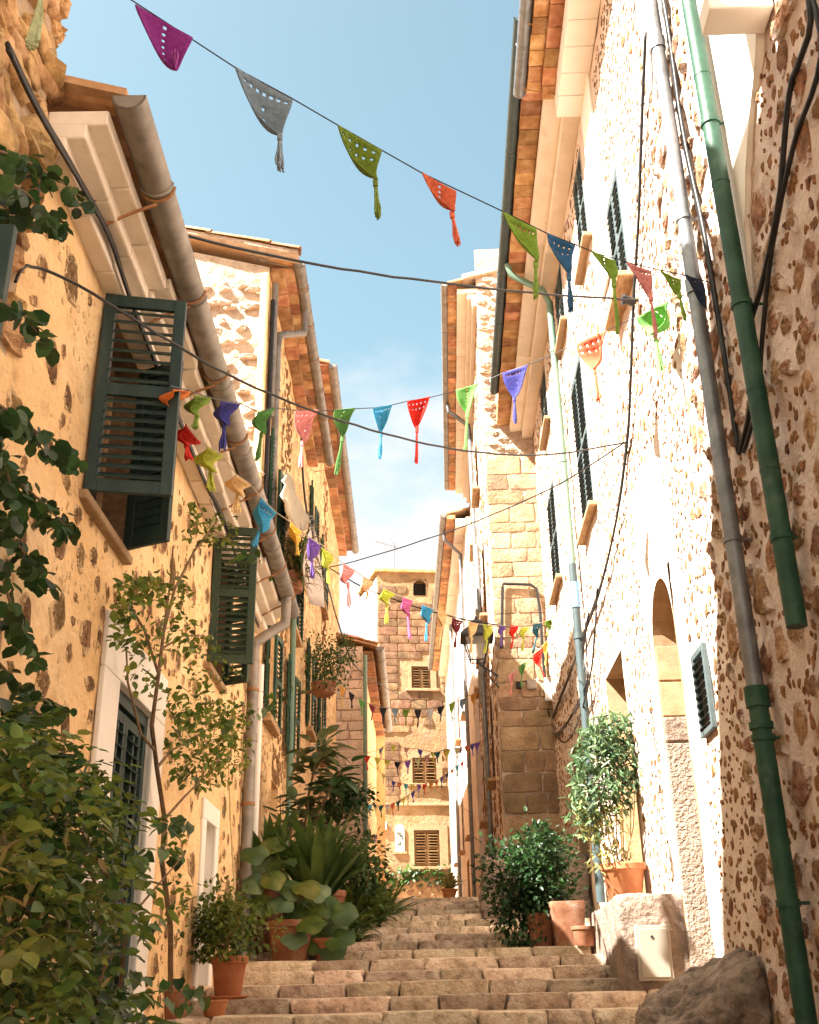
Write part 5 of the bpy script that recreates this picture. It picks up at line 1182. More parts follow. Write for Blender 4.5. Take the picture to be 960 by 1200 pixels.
far_line('dense far line of red and blue pennants sagging over the tower front', [(446, 905), (462, 916), (478, 919), (495, 919), (510, 916), (525, 905), (545, 890)], 31, 15, 5, [cream, white_, royal, coral, sky_b, ylime, violet, red, orange, coral, royal, navy, orange, sky_b, red], (onY(31, 432, 893), W4r.p(1.2, 6.6, .05)))
far_line('lowest far pennant line along the tower string course', [(430, 942), (445, 944), (462, 941), (476, 933), (487, 925), (500, 920)], 33, 11, 6, [sky_b, cream, teal, white_, coral, teal, yellow, cream, royal, white_, cream], (W4s.p(3, 5.4, .05), W4r.p(3.2, 6.2, .05)))
far_line('short row of red pennants hanging low beside the plants', [(428, 975), (435, 979), (442, 978)], 30.0, 4, 4, [red, royal, red, violet], (W4s.p(.2, 5.0, .1), W4s.p(.8, 5.0, .3)))
# pale green tassel caught on the rubble corner
mb = MB()
tc0 = WL1.pp(48, -6, .3)
for k in range(16):
    a_ = random.uniform(-1, 1); mb.tube([tc0, WL1.pp(44+a_*5, 20, .3), WL1.pp(36+a_*9, 54+random.uniform(-6, 4), .3+.03*a_)], .008, 4)
mb.tube([tc0+Vector((0, 0, .35)), tc0], .008, 4)
tag(mb.build('yarn_tassel', cloth((.42, .46, .26))), 'pale green yarn tassel hanging against the rough rubble corner', 'tassel')
# ------------------------------------------------------------------ plants and pots
def leaf_tpl(kind):
    pr = {'ovate': [(.15, .19), (.42, .31), (.74, .22)], 'lance': [(.15, .09), (.42, .14), (.74, .10)], 'heart': [(.03, .38), (.30, .47), (.66, .29)], 'round': [(.10, .28), (.42, .46), (.78, .34)]}[kind]
    b = -.10 if kind == 'heart' else 0
    V = [(0, 0, 0)]; F = []
    for i, (y, w) in enumerate(pr): V += [(0, y, -.05-.05*i), (-w, y+(b if i == 0 else 0), .03-.05*i), (w, y+(b if i == 0 else 0), .03-.05*i)]
    V.append((0, 1, -.24)); F = [[0, 1, 2], [0, 3, 1]]
    for i in range(2): a = 1+3*i; F += [[a, a+3, a+4, a+1], [a+2, a+5, a+3, a]]
    F += [[7, 10, 8], [7, 9, 10]]
    return np.array(V), F
def leaf_mesh(P, D, S, kind, seed=0, up=None):
    """P positions, D growth directions, S sizes -> verts, faces"""
    r = np.random.default_rng(seed); T, F = leaf_tpl(kind); n = len(P); P = np.array(P, float); D = np.array(D, float); S = np.array(S, float)
    D /= np.linalg.norm(D, axis=1)[:, None]+1e-9
    Z = np.tile(np.array([0, 0, 1.]), (n, 1))+r.normal(0, .45, (n, 3)) if up is None else np.array(up, float)
    X = np.cross(D, Z); X /= np.linalg.norm(X, axis=1)[:, None]+1e-9; Z = np.cross(X, D)
    V = P[:, None]+S[:, None, None]*(T[None, :, 0:1]*X[:, None]+T[None, :, 1:2]*D[:, None]+T[None, :, 2:3]*Z[:, None])
    k = len(T); faces = [[i*k+j for j in f] for i in range(n) for f in F]
    return V.reshape(-1, 3), faces
def foliage(name, parts, m, parent, kind='stuff'):
    """parts = list of (verts, faces)"""
    V = []; F = []; b = 0
    for v, f in parts:
        V.append(v); F += [[i+b for i in q_] for q_ in f]; b += len(v)
    V = np.concatenate(V)-np.array(org(parent))
    me = raw_mesh(name, V, F, m, True); o = bpy.data.objects.new(name, me); COL.objects.link(o); o.parent = parent; o['kind'] = kind; return o
def rdir(r, n, down=.3): 
    d = r.normal(0, 1, (n, 3)); d[:, 2] = d[:, 2]*.6-down; return d
def inpoly(x, y, poly):
    c = False; j = len(poly)-1
    for i in range(len(poly)):
        (xi, yi), (xj, yj) = poly[i], poly[j]
        if (yi > y) != (yj > y) and x < (xj-xi)*(y-yi)/(yj-yi)+xi: c = not c
        j = i
    return c
def poly_pts(poly, n, W, o0, o1, r):
    """points in a volume in front of a wall whose picture outline is poly"""
    xs = [p[0] for p in poly]; ys = [p[1] for p in poly]; out = []
    while len(out) < n:
        x = r.uniform(min(xs), max(xs)); y = r.uniform(min(ys), max(ys))
        if inpoly(x, y, poly): out.append(W.pp(x, y, r.uniform(o0, o1)))
    return out
def clump_pts(W, cx, cy, rx, ry, n, o0, o1, r):
    out = []
    for _ in range(n):
        a = r.uniform(0, 6.283); q_ = math.sqrt(r.uniform(0, 1)); out.append(W.pp(cx+math.cos(a)*q_*rx, cy+math.sin(a)*q_*ry, r.uniform(o0, o1)))
    return out
def compound(P, D, L, n, ls, r):
    """pinnate leaf: returns positions, dirs, sizes of leaflets"""
    D = Vector(D).normalized(); side = D.cross(Vector((0, 0, 1)))
    if side.length < .1: side = Vector((1, 0, 0))
    side.normalize(); ps, ds, ss = [], [], []
    for k in range(n):
        t = (k+1)/n; p = Vector(P)+D*L*t+Vector((0, 0, -.25*L*t*t))
        if k == n-1: ps.append(p); ds.append(D+Vector((0, 0, -.3))); ss.append(ls)
        else:
            for s in (-1, 1): ps.append(p); ds.append(D*.6+side*s+Vector((0, 0, -.15))+Vector(r.normal(0, .12, 3))); ss.append(ls*r.uniform(.75, 1.1))
    return ps, ds, ss
# --- foreground shrub rising from the foot of the ochre wall, lower left
r5 = np.random.default_rng(31)
fs_ = thing('leafy_shrub', WL1.p(5.6, .75, .5), 'dense leafy shrub with feathery and heart shaped leaves against the ochre wall by the door', 'shrub')
poly = [(-20, 835), (30, 850), (70, 865), (108, 890), (135, 935), (155, 985), (128, 1035), (138, 1090), (140, 1150), (170, 1215), (-20, 1215)]
ps, ds, ss = [], [], []
for p in poly_pts(poly, 230, WL1, .3, .9, r5):
    d_ = Vector((r5.normal(.2, .8), r5.normal(-.1, .8), r5.normal(-.05, .45))); a, b, c = compound(p, d_, r5.uniform(.16, .28), int(r5.integers(4, 7)), r5.uniform(.04, .08), r5); ps += a; ds += b; ss += c
foliage('feathery_leaves', [leaf_mesh(ps, ds, [q_*.9 for q_ in ss], 'ovate', 1)], M['leaf_light'], fs_)
pp_ = poly_pts(poly, 1500, WL1, .05, .75, r5); foliage('shrub_leaves', [leaf_mesh(pp_, rdir(r5, 1500), r5.uniform(.025, .08, 1500), 'ovate', 2)], M['leaf_mid'], fs_)
pp_ = poly_pts(poly, 170, WL1, .3, .85, r5); foliage('yellowed_leaves', [leaf_mesh(pp_, rdir(r5, 170), r5.uniform(.05, .085, 170), 'lance', 33)], M['leaf_dry'], fs_)
pp_ = poly_pts(poly, 1000, WL1, .05, .6, r5); foliage('inner_leaves', [leaf_mesh(pp_, rdir(r5, 1000), r5.uniform(.04, .1, 1000), 'ovate', 3)], M['leaf_dark'], fs_)
# heart-leaved tendrils creeping out over the door and low down
hp, hd, hs = [], [], []
for (pl, n_) in ((((120, 965), (165, 963), (200, 966), (232, 963)), 16), (((140, 1000), (175, 1000), (212, 1000)), 12), (((100, 1060), (150, 1090), (180, 1085)), 16), (((60, 900), (110, 935), (165, 960)), 18), (((60, 1150), (130, 1140), (200, 1150), (245, 1165)), 26), (((90, 1190), (160, 1165), (230, 1185)), 20)):
    for k in range(n_):
        s = r5.uniform(0, len(pl)-1.001); i = int(s); t = s-i; x = pl[i][0]+(pl[i+1][0]-pl[i][0])*t+r5.normal(0, 3); y = pl[i][1]+(pl[i+1][1]-pl[i][1])*t+r5.normal(0, 4)
        hp.append(WL1.pp(x, y, r5.uniform(.3, .6))); hd.append((r5.normal(.2, .5), r5.normal(-.3, .4), r5.normal(-.7, .3))); hs.append(r5.uniform(.06, .1))
foliage('heart_leaves', [leaf_mesh(hp, hd, hs, 'heart', 4)], M['leaf_mid'], fs_)
for k in range(9):
    mb = MB(); u = r5.uniform(4.6, 6.3); b0 = WL1.p(u, .6, .4); pts = [b0]+[WL1.p(u+r5.normal(0, .12)*j, .6+.42*j, .35+r5.uniform(-.12, .2)) for j in range(1, 5)]
    mb.tube(pts, [.016, .013, .011, .008, .005], 6); mb.build('stem', M['bark_and_shade'], fs_)
# --- tree branches hanging in along the left edge
br = thing('overhanging_branches', WL1.p(4.2, .65, .15), 'dark round-leaved climber with sprays hanging over the rubble corner and ochre wall', 'climber')
mb = MB(); mb.tube([WL1.p(4.2, .4, .12), WL1.p(4.05, 2.0, .15), WL1.p(3.95, 3.4, .10), WL1.p(3.5, 4.4, .06), WL1.p(3.3, 5.0, .06)], [.028, .024, .02, .015, .009], 7); mb.build('trunk', M['bark_and_shade'], br)
sprays = [([(-8, 175), (25, 185), (60, 205), (112, 242)], 22, 92), ([(-8, 205), (30, 225), (60, 255), (72, 268)], 18, 70), ([(-5, 235), (20, 250), (40, 260)], 14, 34), ([(-5, 350), (25, 365), (40, 385), (60, 405)], 14, 34),
          ([(-8, 470), (30, 495), (60, 520), (92, 545)], 20, 75), ([(-8, 540), (30, 570), (60, 600), (88, 625)], 24, 95), ([(-8, 600), (30, 650), (55, 690)], 22, 70), ([(-8, 500), (10, 560), (20, 610)], 20, 50), ([(-8, 700), (25, 735), (40, 770)], 18, 40), ([(-8, 770), (30, 810), (78, 832)], 15, 40), ([(0, 820), (30, 835), (60, 840)], 12, 26), ([(-8, 640), (10, 700), (28, 760)], 18, 40)]
P_, D_, S_ = [], [], []
for (pl, wd, n_) in sprays:
    offs = r5.uniform(.12, .45); pts = [WL1.pp(x, y, offs) for x, y in pl]
    mb = MB(); mb.tube([pts[0]-WL1.d*.35+Vector((0, 0, -.25))]+pts, [.012]+[.008, .006, .004, .003][:len(pts)], 5); mb.build('branch', M['bark_and_shade'], br)
    for k in range(n_):
        s = r5.uniform(0, len(pl)-1.001); i = int(s); t = s-i; sp = wd*(1-.4*s/(len(pl)-1))
        x = pl[i][0]+(pl[i+1][0]-pl[i][0])*t+r5.normal(0, sp*.45); y = pl[i][1]+(pl[i+1][1]-pl[i][1])*t+abs(r5.normal(0, sp*.5))-3
        P_.append(WL1.pp(x, y, offs+r5.uniform(-.1, .12))); D_.append((r5.normal(.1, .6), r5.normal(0, .6), r5.normal(-.6, .4))); S_.append(r5.uniform(.045, .085))
foliage('leaves', [leaf_mesh(P_, D_, S_, 'round', 5)], M['leaf_dark'], br)
# --- climbing vine up the middle of the ochre wall
vn = thing('climbing_vine', WL1.p(8.9, 1.3, .3), 'spindly climbing vine with bare brown stems growing up beside the white door surround', 'vine')
stems = [[(200, 1165), (200, 1085), (190, 1010), (193, 960), (184, 900), (178, 850), (186, 790), (192, 740), (205, 690), (228, 645), (250, 622)], [(184, 900), (200, 880), (222, 868), (250, 850), (275, 845)], [(186, 790), (170, 740), (150, 705), (140, 715)], [(192, 740), (200, 680), (203, 640)], [(190, 760), (215, 745), (240, 745)],
         [(193, 960), (215, 935), (245, 905), (270, 870), (282, 850)], [(228, 645), (255, 610), (246, 585)], [(250, 622), (285, 640), (315, 660)], [(182, 880), (165, 860), (150, 800), (148, 760)]]
for i, s in enumerate(stems):
    mb = MB(); n_ = len(s); mb.tube([WL1.pp(x, y, .14+.05*math.sin(k*1.3+i)) for k, (x, y) in enumerate(s)], [(.022 if i == 0 else .011)*(1-.7*k/n_) for k in range(n_)], 6); mb.build('stem', M['bark_and_shade'], vn)
P_, D_, S_ = [], [], []
for (cx, cy, rx, ry, n_) in ((255, 622, 38, 20, 80), (290, 648, 25, 16, 32), (160, 690, 24, 18, 55), (145, 712, 14, 14, 30), (195, 690, 28, 22, 46), (205, 740, 26, 24, 40), (236, 755, 22, 14, 30), (150, 745, 20, 18, 26), (235, 865, 42, 38, 140), (258, 840, 34, 24, 70), (215, 825, 28, 26, 50), (272, 880, 26, 26, 66), (240, 905, 36, 20, 60), (250, 790, 30, 25, 36), (172, 780, 26, 40, 34), (205, 990, 14, 30, 22), (210, 1060, 12, 40, 22), (228, 600, 10, 14, 12), (285, 835, 20, 14, 24)):
    n_ = int(n_*2.0); q_ = clump_pts(WL1, cx, cy, rx, ry, n_, .04, .34, r5); P_ += q_; D_ += list(rdir(r5, n_, .4)); S_ += list(r5.uniform(.03, .08, n_))
foliage('vine_leaves', [leaf_mesh(P_, D_, S_, 'ovate', 6)], M['leaf_light'], vn)
q_ = clump_pts(WL1, 245, 870, 50, 60, 170, .04, .3, r5)+clump_pts(WL1, 180, 720, 50, 50, 50, .04, .2, r5); foliage('small_leaves', [leaf_mesh(q_, rdir(r5, 220, .4), r5.uniform(.025, .05, 220), 'ovate', 7)], M['leaf_mid'], vn)
P_, D_, S_ = [], [], []
for (cx, cy, rx, ry, n_) in ((300, 830, 22, 10, 12), (325, 815, 14, 10, 8), (300, 655, 24, 12, 12), (265, 850, 16, 10, 8), (315, 670, 10, 8, 6), (355, 805, 18, 6, 5), (385, 800, 10, 5, 4)):
    P_ += clump_pts(WL1, cx, cy, rx, ry, n_, .2, .45, r5); D_ += list(rdir(r5, n_, .6)); S_ += list(r5.uniform(.06, .10, n_))
foliage('broad_leaves', [leaf_mesh(P_, D_, S_, 'heart', 8)], M['leaf_mid'], vn)

# --- pots
def pot(x, d, rad, h, label, m='terracotta', z=None, sq=None, rim=True, group=None, saucer=False, taper=.68):
    zz = step_z(d)-.008 if z is None else z
    p = thing('flower_pot', (x, d, zz), label, 'flower pot', group)
    mb = MB(); rb = rad*taper
    prof = [(rb*.9, 0), (rb, .015), (rb+(rad-rb)*.75, h*.80)]
    prof += [(rad*.95, h*.82), (rad*1.03, h*.84), (rad*1.04, h*.98), (rad*1.0, h), (rad*.88, h), (rad*.86, h*.9), (rad*.2, h*.88)] if rim else [(rad, h*.97), (rad*.98, h), (rad*.86, h), (rad*.84, h*.9), (rad*.2, h*.88)]
    mb.lathe((x, d, zz), prof, 24, sq); mb.build('pot_body', M[m], p, autos=35)
    mb = MB(); mb.lathe((x, d, zz), [(rad*.2, h*.885), (rad*.85, h*.90), (rad*.5, h*.915), (rad*.05, h*.92)], 20, sq); mb.build('soil', M['soil'], p, smooth=True)
    if saucer: mb = MB(); mb.lathe((x, d, zz), [(rb*1.1, .0), (rad*1.15, .03), (rad*1.1, .035), (rb, .016)], 20); mb.build('saucer', M[m], p)
    return p
def bush(x, d, z0, rx, rz, n, m, label, kind='ovate', ls=(.04, .07), name='bush', ry=None, hollow=.35, seed=1, cat='bush', stems=5, group=None, down=.1):
    """leafy mass centred over (x,d) from height z0 upwards"""
    r = np.random.default_rng(seed); o = thing(name, (x, d, z0), label, cat, group); c = np.array([x, d, z0+rz]); ry = ry or rx
    # lumpy shell from several sub-clumps
    cc = r.normal(0, .45, (max(4, n//60), 3))*np.array([rx, ry, rz])+c; cc[:, 2] = np.clip(cc[:, 2], z0+rz*.35, z0+1.9*rz)
    k = r.integers(0, len(cc), n); d_ = r.normal(0, 1, (n, 3)); d_ /= np.linalg.norm(d_, axis=1)[:, None]
    P = cc[k]+d_*np.array([rx, ry, rz])*(hollow+(.7-hollow)*r.uniform(0, 1, n)[:, None])
    P[:, 2] = np.maximum(P[:, 2], z0+.02)
    D = d_+r.normal(0, .4, (n, 3)); D[:, 2] -= down
    foliage('leaves', [leaf_mesh(P, D, r.uniform(*ls, n), kind, seed)], M[m], o)
    for i in range(stems):
        mb = MB(); e = cc[i % len(cc)]; b0 = Vector((x+r.normal(0, .03), d+r.normal(0, .03), z0-.02)); mb.tube([b0, b0.lerp(Vector(e), .5)+Vector((r.normal(0, .03), 0, .03)), Vector(e)], [.010, .008, .004], 5); mb.build('stem', M['bark_and_shade'], o)
    return o
g1 = onG(267, 1168)
p1 = pot(g1.x, g1.y, .155, .34, 'round terracotta pot with the fine-leaved bush at the foot of the ochre wall', saucer=True)
bush(g1.x-.06, g1.y+.02, step_z(g1.y)+.30, .25, .27, 2200, 'leaf_light', 'bushy fine-leaved potted plant below the small white cupboard door', ls=(.035, .06), seed=3, cat='plant')
pot(g1.x-.28, g1.y-.75, .16, .22, 'low dark pot at the foot of the climbing vine', 'oldpot')
pot(g1.x+.02, g1.y-.62, .10, .12, 'shallow terracotta dish on the step in front of the bush pot', 'terracotta', taper=.8)
# tied cane leaning over the bush
mb = MB(); mb.tube([WL1.pp(266, 1120, .3), WL1.pp(275, 1040, .2), WL1.pp(270, 960, .1), WL1.pp(268, 900, .08)], [.012, .011, .009, .006], 6)
tag(mb.build('garden_cane', M['cane']), 'bare curved cane rising out of the bush pot', 'cane')

# strap leaf and disc leaf builders: every leaf a part of its own
def strap_leaf(base, az, L_, lean, w, m, parent, droop=.5, name='leaf', segs=8, seed=0, fold=.25):
    r = random.Random(seed); V = []; F = []; dirh = Vector((math.cos(az), math.sin(az), 0)); side = Vector((-math.sin(az), math.cos(az), 0)); p = Vector(base); ang = lean
    o_ = org(parent)
    for i in range(segs+1):
        t = i/segs; ww = w*(.55+.45*math.sin(min(1, t*1.6)*math.pi/2))*(1-t**3.2)+.002; up = Vector((0, 0, 1))*math.cos(ang)-dirh*-math.sin(ang)
        nn = (Vector((0, 0, 1))*math.sin(ang)-dirh*math.cos(ang))
        V += [p-side*ww+nn*-fold*ww-o_, p-o_, p+side*ww+nn*-fold*ww-o_]
        p = p+(Vector((0, 0, 1))*math.cos(ang)+dirh*math.sin(ang))*(L_/segs); ang += droop/segs*(1+1.6*t)
    for i in range(segs):
        a = i*3; F += [[a, a+1, a+4, a+3], [a+1, a+2, a+5, a+4]]
    me = raw_mesh(name, V, F, M[m] if isinstance(m, str) else m, True); o = bpy.data.objects.new(name, me); COL.objects.link(o); o.parent = parent; return o
def disc_leaf(base, tip, R, tilt, m, parent, seed):
    """long petiole with a round pleated blade"""
    r = random.Random(seed); base = Vector(base); tip = Vector(tip); V = []; F = []; o_ = org(parent); n_ = Vector(tilt).normalized(); a = n_.orthogonal().normalized(); b = n_.cross(a); K = 16
    # notch towards the stem
    hd = (base-tip); hd -= n_*hd.dot(n_); a = hd.normalized() if hd.length > 1e-3 else a; b = n_.cross(a)
    V.append(tip-o_)
    for ring in (.55, 1.0):
        for k in range(K):
            t = 2*math.pi*k/K; q_ = R*ring*(1+.05*math.sin(5*t+seed))*(1-.35*max(0, math.cos(t))**6); V.append(tip+(a*math.cos(t)+b*math.sin(t))*q_+n_*(R*(.10*ring*math.sin(4*t+seed)*ring-.22*ring*ring+.06))-o_)
    for k in range(K):
        k2 = (k+1) % K; F.append([0, 1+k, 1+k2]); F.append([1+k, 1+K+k, 1+K+k2, 1+k2])
    me = raw_mesh('leaf', V, F, M[m], True); o = bpy.data.objects.new('leaf', me); COL.objects.link(o); o.parent = parent
    mb = MB(); mb.tube([base, base.lerp(tip, .5)+Vector((0, 0, .06)), tip], [.008, .007, .005], 5); mb.build('petiole', M[m], o)
def strap_plant(x, d, z0, n, L_, w, m, label, spread=(.15, .9), droop=(.3, 1.0), seed=1, name='strap_leaf_plant', r0=.08):
    r = random.Random(seed); o = thing(name, (x, d, z0), label, 'plant')
    for i in range(n):
        az = r.uniform(0, 2*math.pi); ln = r.uniform(*spread); strap_leaf((x+math.cos(az)*r0*r.random(), d+math.sin(az)*r0*r.random(), z0), az, L_*r.uniform(.7, 1.1), ln, w*r.uniform(.8, 1.15), m, o, r.uniform(*droop), seed=i)
    return o
# --- plant group on the left of the stairs
gx = lambda x, y: onG(x, y)
q0 = gx(325, 1122)
pot(-1.72, 12.25, .26, .42, 'wide terracotta pot under the big round leaves', 'oldpot')
pot(-1.35, 12.35, .15, .24, 'smaller terracotta pot beside the wide one under round leaves', 'terracotta')
pot(-2.05, 12.9, .2, .3, 'half hidden pot behind the round leaves by the green pipe', 'oldpot')
r6 = random.Random(8)
rl = thing('round_leaf_plant', (-1.72, 12.25, step_z(12.25)+.38), 'plant with huge round pleated leaves standing in the wide pot', 'plant')
for k, (x, y) in enumerate(((300, 1035), (322, 1030), (345, 1042), (330, 1058), (312, 1060), (352, 1065), (340, 1085), (365, 1080), (378, 1062), (388, 1085), (372, 1098), (398, 1098), (390, 1112), (360, 1040), (330, 1010), (304, 1012), (320, 990), (402, 1068), (345, 1098), (295, 1055), (300, 1000), (375, 1045))):
    d_ = 11.95+.5*r6.random(); tip = onY(d_, x, y); disc_leaf((-1.6+r6.uniform(-.15, .35), 12.3, step_z(12.25)+.36 if y < 1085 else step_z(12.25)+.2), tip, r6.uniform(.14, .21), (r6.uniform(-.2, .4), -.75+r6.uniform(-.2, .2), .75), 'leaf_blue' if k % 3 == 0 else ('leaf_light' if k % 3 == 1 else 'leaf_mid'), rl, k)
s_ = onY(12.9, 372, 1045)
strap_plant(s_.x, 12.9, s_.z-.1, 80, .98, .072, 'leaf_mid', 'upright clump of broad glossy strap leaves above the round leaves', (.05, .75), (.15, .8), 5, r0=.16)
pot(s_.x, 12.9, .22, s_.z-.06-step_z(12.9), 'tall dark pot carrying the strap leaf clump', 'oldpot')
s_ = onY(13.0, 318, 1020)
strap_plant(s_.x, 13.0, s_.z-.05, 36, .75, .06, 'leaf_mid', 'smaller strap leaf clump next to the green pipe', (.05, .7), (.2, .8), 6)
pot(s_.x, 13.0, .18, s_.z-step_z(13.0), 'pot of the smaller strap leaf clump by the green pipe', 'oldpot')
# rubber plants with big oval variegated leaves
def rubber(stem_px, W, off, n, ls, m, label, seed, spread=26, d=None):
    r = np.random.default_rng(seed); pts = [onY(d, x, y) for x, y in stem_px]
    o = thing('rubber_plant', pts[0], label, 'plant'); mb = MB(); mb.tube(pts, [.022-.012*i/len(pts) for i in range(len(pts))], 7); mb.build('stem', M['bark_and_shade'], o)
    T, F = leaf_tpl('ovate')
    for k in range(n):
        s = r.uniform(.15, 1)*(len(pts)-1.001); i = int(s); P = pts[i].lerp(pts[i+1], s-i); az = r.uniform(0, 6.28); el = r.uniform(-.5, .9); D = Vector((math.cos(az)*math.cos(el), math.sin(az)*math.cos(el), math.sin(el)))
        P = P+D*r.uniform(.02, .24); S = r.uniform(*ls); X = D.cross(Vector((0, 0, 1))).normalized(); Z = X.cross(D)
        V = [P+(X*t[0]*.85+D*t[1]+Z*t[2]*1.3)*S-org(o) for t in T]; me = raw_mesh('leaf', V, F, M[m], True); lf = bpy.data.objects.new('leaf', me); COL.objects.link(lf); lf.parent = o
        mm = lf.modifiers.new('sub', 'SUBSURF'); mm.levels = 1; mm.render_levels = 1
    return o
rubber([(352, 1040), (356, 980), (362, 930), (372, 885), (378, 872)], None, 0, 105, (.22, .36), 'leaf_var', 'tall variegated rubber plant with big oval leaves against the second house', 3, d=14.2)
rubber([(390, 1045), (392, 990), (398, 950), (385, 930)], None, 0, 85, (.2, .32), 'leaf_var', 'shorter rubber plant with pale edged leaves right of the strap clump', 4, d=14.6)
rubber([(335, 1040), (340, 985), (345, 950)], None, 0, 40, (.2, .3), 'leaf_blue', 'pale leaved rubber plant half hidden behind the strap clump', 14, d=13.8)
rubber([(370, 960), (392, 915), (402, 900)], None, 0, 30, (.24, .36), 'leaf_dark', 'drooping dark large leaved plant leaning over the rubber plant', 24, d=14.0)
for (x, y, d_, nm, lb_, m_) in ((352, 1040, 14.2, 0, 'pot of the tall variegated rubber plant', 'terracotta'), (390, 1045, 14.6, 0, 'pot of the shorter rubber plant', 'oldpot'), (335, 1040, 13.8, 0, 'pot of the pale leaved rubber plant', 'oldpot')):
    v = onY(d_, x, y); pot(v.x, d_, .17, max(.25, v.z+.02-step_z(d_)), lb_, m_)
v = onY(15.2, 412, 1000); bush(v.x, 15.2, step_z(15.2)-.02, .36, .6, 1300, 'leaf_mid', 'dark glossy shrub between rubber plant and yucca clump', ls=(.06, .11), seed=13)
v = onY(14.3, 408, 942); bush(v.x, 14.3, v.z-.18, .26, .22, 420, 'leaf_dark', 'small dark bush sprouting high behind the rubber plants', ls=(.05, .09), seed=12)
for i, (x, y, d_, n_, L_, lb_) in enumerate(((432, 1030, 15.6, 40, .62, 'spiky arching leaf clump where the plants meet the steps'), (452, 1040, 16.6, 34, .55, 'low spiky leaf clump, last of the row up the stairs'), (415, 1005, 15.0, 34, .6, 'taller spiky clump rising behind the arching one'), (408, 1060, 13.6, 26, .45, 'short arching clump beside the round leaves'))):
    v = onY(d_, x, y); strap_plant(v.x, d_, step_z(d_)-.02, int(n_*1.5), L_*1.25, .042, 'leaf_mid' if i % 2 else 'leaf_light', lb_, (.1, 1.0), (.4, 1.2), 20+i)
# --- right side
pb = pot(1.30, 12.75, .20, .47, 'tall square terracotta planter beside the steps', 'oldpot', sq=7, rim=False, taper=.78)
pot(1.44, 12.45, .135, .20, 'small red pot with thick rim in front of the square planter', 'oldpot', taper=.75)
pot(1.02, 12.9, .17, .36, 'worn brown jar half under the dark bush', 'oldpot', rim=False, taper=.75)
bush(.93, 13.05, step_z(13.05)+.06, .42, .55, 4200, 'leaf_dark', 'rounded dark green bush spilling over the steps by the square planter', ls=(.045, .085), seed=15, ry=.32)
v = onY(13.2, 632, 1000); bush(v.x, 13.2, v.z-.2, .27, .26, 1300, 'leaf_dark', 'upper dark crown of foliage behind the rounded bush', ls=(.035, .065), seed=16)
tp = pot(1.75, 11.35, .225, .38, 'large bright terracotta pot standing on the parapet', 'terracotta', z=PZ+.01)
bm_ = thing('bamboo_plant', (1.75, 11.35, PZ+.36), 'tall bamboo-like potted shrub with a pale green bushy top on the parapet', 'plant')
r7 = np.random.default_rng(44); P_, D_, S_ = [], [], []
for k in range(13):
    xt = 708+r7.normal(0, 17); yt = 895+r7.normal(0, 30); e = onY(11.35+r7.normal(0, .12), xt, yt); b0 = Vector((1.75+r7.normal(0, .07), 11.35+r7.normal(0, .07), PZ+.34))
    mb = MB(); mb.tube([b0, b0.lerp(e, .5)+Vector((r7.normal(0, .05), r7.normal(0, .05), 0)), e], [.008, .006, .004], 5); mb.build('cane', M['cane'], bm_)
for (cx, cy, rx, ry, n_) in ((714, 862, 26, 22, 380), (698, 882, 28, 24, 300), (724, 890, 24, 28, 280), (706, 915, 38, 22, 300), (690, 938, 26, 22, 170), (726, 930, 20, 22, 130), (712, 843, 24, 11, 90), (695, 965, 20, 20, 90), (686, 858, 10, 8, 24), (742, 870, 8, 14, 28), (676, 905, 10, 14, 40), (732, 838, 12, 7, 22), (744, 915, 8, 10, 20), (676, 950, 10, 20, 34)):
    for _ in range(n_):
        a = r7.uniform(0, 6.28); q_ = math.sqrt(r7.uniform(0, 1)); P_.append(onY(11.35+r7.normal(0, .13), cx+math.cos(a)*q_*rx, cy+math.sin(a)*q_*ry)); D_.append((r7.normal(0, .7), r7.normal(-.2, .7), r7.normal(-.35, .45))); S_.append(r7.uniform(.05, .14))
foliage('bushy_top', [leaf_mesh(P_, D_, S_, 'lance', 41)], M['leaf_blue'], bm_)
P_, D_, S_ = [], [], []
for (cx, cy, rx, ry, n_) in ((705, 965, 30, 22, 120), (690, 960, 14, 22, 50), (712, 1005, 26, 18, 100), (700, 945, 30, 14, 80)):
    for _ in range(n_):
        a = r7.uniform(0, 6.28); q_ = math.sqrt(r7.uniform(0, 1)); P_.append(onY(11.35+r7.normal(0, .12), cx+math.cos(a)*q_*rx, cy+math.sin(a)*q_*ry)); D_.append((r7.normal(0, .7), r7.normal(-.2, .7), r7.normal(-.35, .45))); S_.append(r7.uniform(.06, .11))
foliage('yellowing_leaves', [leaf_mesh(P_, D_, S_, 'lance', 42)], M['leaf_yellow'], bm_)
# --- yellow-green potted plant at the stair head
v = onY(19.4, 527, 1049); pot(v.x, 19.4, .14, .17, 'small orange pot at the head of the stairs', 'terracotta', z=step_z(19.4)-.002)
strap_plant(v.x, 19.4, step_z(19.4)+.15, 34, .38, .03, 'leaf_yellow', 'yellow striped spider plant in the small orange pot', (.1, .9), (.4, 1.1), 33, r0=.05)
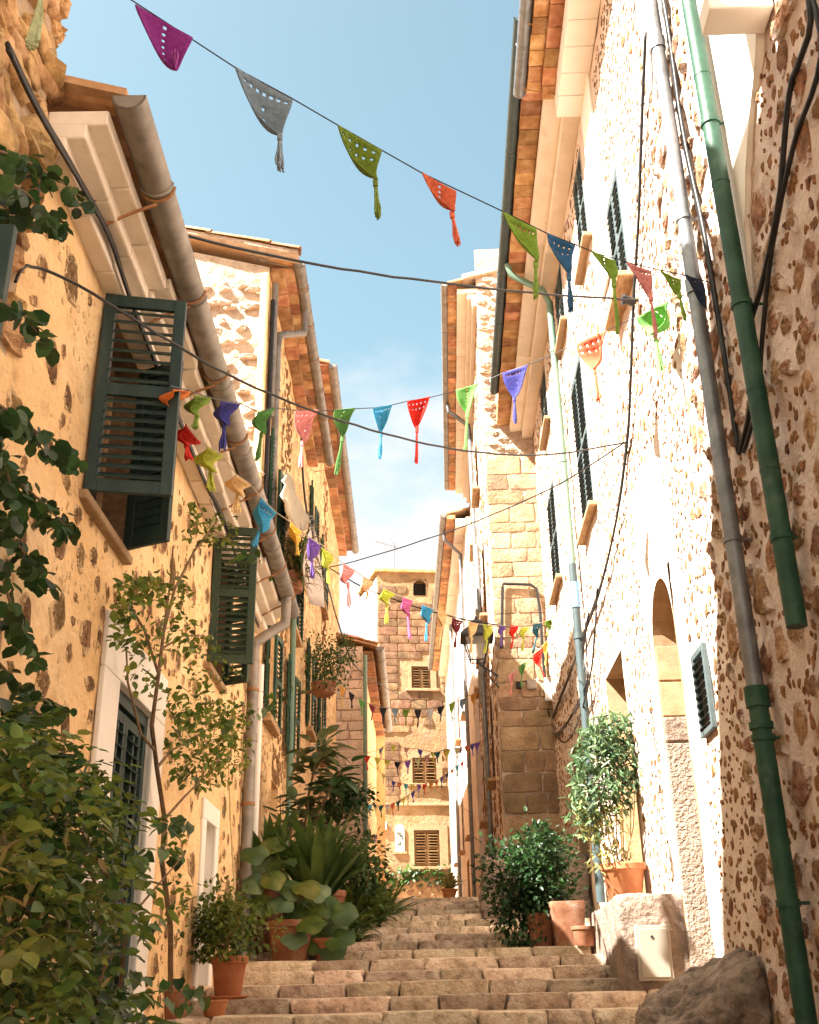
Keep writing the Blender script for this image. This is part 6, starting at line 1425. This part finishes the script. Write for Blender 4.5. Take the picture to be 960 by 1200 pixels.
# --- hanging plants on the left houses
v = WL2.pp(345, 650, .3); sh_ = thing('shaggy_hanging_plant', WL2.p(15.6, 7.2, .25), 'shaggy hanging plant spilling from a window sill under the awning', 'plant')
c0 = onY(15.3, 347, 655)
for k in range(120):
    strap_leaf(c0+Vector((r6.uniform(-.12, .12), r6.uniform(-.15, .15), r6.uniform(-.5, .25))), r6.uniform(0, 6.28), r6.uniform(.4, .75), r6.uniform(.2, 1.5), .018, 'leaf_dry' if k % 3 else 'leaf_mid', sh_, r6.uniform(1.0, 2.0), seed=k, segs=6)
mb = MB(); mb.lathe(c0+Vector((-.05, 0, -.55)), [(.1, 0), (.16, .02), (.2, .3), (.18, .31), (.1, .28)], 14); mb.tube([c0+Vector((-.05, 0, -.4)), WL2.p(15.3, c0.z-.4, .0)], .02, 6); mb.build('planter', M['oldpot'], sh_)
c0 = onY(19.2, 386, 785); bush(c0.x, 19.2, c0.z-.42, .32, .46, 1500, 'leaf_mid', 'round green bush growing out of a planter on the house wall', ls=(.04, .07), seed=22, name='wall_bush')
mb = MB(); mb.lathe((c0.x-.1, 19.2, c0.z-.5), [(.12, 0), (.2, .05), (.24, .25), (.2, .26), (.1, .24)], 14); mb.tube([Vector((c0.x-.1, 19.2, c0.z-.4)), WL2.p(19.25, c0.z-.4, 0)], .03, 6)
tag(mb.build('wall_planter', M['oldpot']), 'clay planter fixed to the wall under the round green bush', 'planter')
# ivy below the tower window
P_, D_, S_ = [], [], []
for _ in range(200):
    x = r7.uniform(432, 540); y = 1024+r7.normal(0, 6)+(0 if x > 480 else 4); P_.append(WT.pp(x, y, .1)); D_.append((r7.normal(0, .6), -.3, r7.normal(-.5, .3))); S_.append(r7.uniform(.14, .28))
iv = thing('ivy', WT.p(1.6, 3.2, .05), 'thin ivy trailing under the lowest tower window', 'ivy')
foliage('leaves', [leaf_mesh(P_, D_, S_, 'heart', 51)], M['leaf_mid'], iv)
mb = MB(); mb.tube([WT.p(1.5, 3.2, .06)]+[WT.pp(x, 1026+3*math.sin(x), .08) for x in (450, 475, 500, 535)], .02, 5); mb.build('runner', M['bark_and_shade'], iv)
